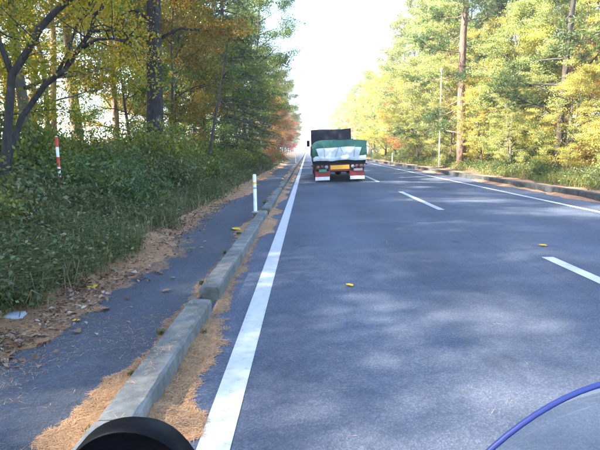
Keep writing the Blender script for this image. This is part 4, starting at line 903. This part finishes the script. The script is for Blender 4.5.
# ------------------------------------------------------------------ the motorcycle the picture is taken from
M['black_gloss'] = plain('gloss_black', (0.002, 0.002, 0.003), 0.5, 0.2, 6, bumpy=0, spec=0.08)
M['bike_blue'] = plain('blue_trim', (0.022, 0.036, 0.17), 0.5, 0.15, 8, bumpy=0)
M['bike_paint'] = plain('dark_blue_paint', (0.015, 0.025, 0.10), 0.25, 0.1, 5, bumpy=0, coat=0.6)
M['seat'] = plain('black_vinyl', (0.02, 0.02, 0.02), 0.6, 0.2, 14)
def clear_mat():
    m, nt, b = new_mat('clear_screen'); nt.nodes.remove(b); out = nt.nodes['Material Output']
    tr = nt.nodes.new('ShaderNodeBsdfTransparent'); tr.inputs[0].default_value = (0.93, 0.95, 0.97, 1); gl = N(nt, 'ShaderNodeBsdfGlossy', Roughness=0.05); df = nt.nodes.new('ShaderNodeBsdfDiffuse'); df.inputs[0].default_value = (0.7, 0.72, 0.75, 1)
    lw = N(nt, 'ShaderNodeLayerWeight', Blend=0.25); fr = ramp(nt, [(0.0, (0.04, 0.04, 0.04)), (1.0, (0.55, 0.55, 0.55))], lw.outputs['Facing']); m1 = nt.nodes.new('ShaderNodeMixShader'); m2 = nt.nodes.new('ShaderNodeMixShader')
    sc = ramp(nt, [(0.35, (0.04, 0.04, 0.04)), (0.75, (0.15, 0.15, 0.15))], noise(nt, coords(nt), 7, 6, 0.7)).outputs[0]
    nt.links.new(sc, m1.inputs[0]); nt.links.new(tr.outputs[0], m1.inputs[1]); nt.links.new(df.outputs[0], m1.inputs[2])
    nt.links.new(fr.outputs[0], m2.inputs[0]); nt.links.new(m1.outputs[0], m2.inputs[1]); nt.links.new(gl.outputs[0], m2.inputs[2]); nt.links.new(m2.outputs[0], out.inputs['Surface']); return m
M['clear'] = clear_mat()
def motorcycle():
    xc = 0.299; root = empty('motorcycle', (xc, 0, 0)); tag(root, 'motorcycle ridden by the photographer, clear blue-edged windscreen and round mirror with its dark reflection put in as black', 'motorcycle')
    zt = lambda x: 1.2175 - 3.43 * x * x
    def edge(x, t=1.0):
        z = 0.80 + (zt(x) - 0.80) * t; y = 0.42 - 0.25 * x * x + 0.16 * (1 - t) * 1.0; return Vector((x, y, z))
    def scr(u, v): return tuple(edge(-0.245 + 0.49 * u, v))
    def scr2(u, v): p = edge(-0.245 + 0.49 * u, v); return (p.x, p.y + 0.003, p.z)
    ws = MB().grid(scr, 32, 10).build('windscreen', M['clear'], root, True)
    mod = ws.modifiers.new('thickness', 'SOLIDIFY'); mod.thickness = 0.003
    MB().tube([edge(-0.245 + 0.49 * i / 40) for i in range(41)], 0.0026, 8).build('edge_trim', M['bike_blue'], ws, True)
    def fair(u, v):
        x = -0.25 + 0.5 * u; p = edge(x, 0.02); return (x * (1 - 0.25 * v), p.y + 0.02 + 0.22 * math.sin(PI * v * 0.5) * (1 - (2 * u - 1) ** 2) + 0.04 * v, 0.82 - 0.36 * v)
    fa = MB().grid(fair, 20, 8).build('fairing', M['bike_paint'], root, True); md = fa.modifiers.new('thickness', 'SOLIDIFY'); md.thickness = 0.006
    MB().lathe([(0.085, -0.05), (0.09, 0.0), (0.08, 0.02), (0.02, 0.03)], (0, 0.80, 0.66), 'y', 22).build('headlight', M['lens_clear'], root, True)
    MB().tube([(-0.42, 0.02, 0.92), (-0.24, 0.10, 0.95), (-0.10, 0.24, 0.90), (0.10, 0.24, 0.90), (0.24, 0.10, 0.95), (0.42, 0.02, 0.92)], 0.012, 10).build('handlebar', M['steel'], root, True)
    for s in (-1, 1):
        MB().tube([(s * 0.28, 0.085, 0.945), (s * 0.43, 0.015, 0.92)], 0.018, 12).build('grip', M['rubber'], root, True)
        # round mirror pods; the rider's dark reflection is put in as black faces
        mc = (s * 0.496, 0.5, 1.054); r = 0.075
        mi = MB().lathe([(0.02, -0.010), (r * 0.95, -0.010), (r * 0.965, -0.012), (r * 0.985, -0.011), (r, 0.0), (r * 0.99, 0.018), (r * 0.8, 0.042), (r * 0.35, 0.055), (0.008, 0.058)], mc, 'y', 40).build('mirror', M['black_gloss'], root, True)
        MB().tube([(s * 0.30, 0.12, 0.93), (s * 0.36, 0.34, 0.93), (s * 0.45, 0.53, 0.985), (s * 0.49, 0.545, 1.03)], 0.008, 8).build('stem', M['black_gloss'], mi, True)
        MB().tube([(s * 0.09, 0.42, 0.78), (s * 0.09, 0.86, 0.31)], 0.022, 10).build('fork', M['steel'], root, True)
    for yy in (0.86, -0.62):
        wh = MB().lathe([(0.235, -0.04), (0.28, -0.05), (0.305, -0.025), (0.31, 0), (0.305, 0.025), (0.28, 0.05), (0.235, 0.04)], (0, yy, 0.31 + 0.005), 'x', 32).build('wheel', M['rubber'], root, True)
        MB().lathe([(0.234, -0.035), (0.20, -0.015), (0.05, -0.03), (0.05, 0.03), (0.20, 0.015), (0.234, 0.035)], (0, yy, 0.315), 'x', 24).build('rim', M['steel'], wh, True)
    def fend(u, v):
        a = R(35) + R(120) * v; rr = 0.335; return (-0.065 + 0.13 * u, 0.86 + rr * math.cos(a), 0.315 + rr * math.sin(a) - 0.03 * (2 * u - 1) ** 2)
    MB().grid(fend, 6, 14).build('fender', M['bike_paint'], root, True)
    MB().box(-0.16, 0.16, -0.30, 0.12, 0.62, 0.86, 0.07).build('fuel_tank', M['bike_paint'], root, True)
    MB().box(-0.15, 0.15, -0.98, -0.302, 0.64, 0.76, 0.04).build('seat', M['seat'], root, True)
    MB().box(-0.13, 0.13, -0.35, 0.25, 0.22, 0.60, 0.04).build('engine', M['steel'], root)
    MB().tube([(0, 0.40, 0.80), (0, 0.1, 0.60), (0, -0.5, 0.60), (0, -0.62, 0.32)], 0.03, 8).build('frame', M['truck_black'], root, True)
motorcycle()

# ------------------------------------------------------------------ labels of trees and shrubs
def number(items, desc, noun, cat, farcut):
    cnt = {}
    for root, kind, x, y, *rest in sorted(items, key=lambda t: t[3]):
        side = 'left' if x < 2 else 'right'; depth = ('front row' if abs(x - 2.9) < 10.3 else 'back row') if noun == 'tree' else ('foot of the', 'lower', 'upper', 'top of the')[int(np.searchsorted((7.2, 8.7, 10.8) if x < 2 else (7.2, 9.0, 12.2), abs(x - 2.9)))]
        lab = rest[0] if rest and rest[0] else None
        if not lab:
            if side == 'left' and noun == 'tree' and y < 10:
                cnt['out'] = cnt.get('out', 0) + 1; tag(root, f'{desc[kind]} out of view left of the camera, {ORD[cnt["out"] - 1]} from the rear' if cnt['out'] > 1 else f'{desc[kind]} out of view left, rearmost behind the camera', cat, 'trees left of the camera'); continue
            key = (side, kind, depth); n = cnt[key] = cnt.get(key, 0) + 1
            where = f'{depth} on the {side} side' if noun == 'tree' else f'{depth} {side} bank'
            if n == 1: lab = f'{desc[kind]} nearest the camera, {where}'
            else: lab = f'{ORD[n - 1]} {desc[kind]} from the camera, {where}'
        tag(root, lab, cat, f'{desc[kind]}s on the {side} roadside')
number(TREES, DESC, 'tree', 'tree', 75)
number(SHRUBS, SD, 'shrub', 'shrub', 30)

# ------------------------------------------------------------------ haze volume added for the glare that washes out the far trees
def haze():
    m = bpy.data.materials.new('glare_haze'); m.use_nodes = True; nt = m.node_tree; nt.nodes.remove(nt.nodes['Principled BSDF'])
    v = nt.nodes.new('ShaderNodeVolumePrincipled'); v.inputs['Color'].default_value = (0.93, 0.95, 1.0, 1); v.inputs['Density'].default_value = HAZE; v.inputs['Anisotropy'].default_value = 0.2
    nt.links.new(v.outputs[0], nt.nodes['Material Output'].inputs['Volume'])
    o = MB().box(-5000, 5000, -1000, 5500, -45, 26).build('haze', m); tag(o, 'added haze standing in for glare over the far trees', 'haze', kind='stuff')
HAZE = 0.0009
haze()
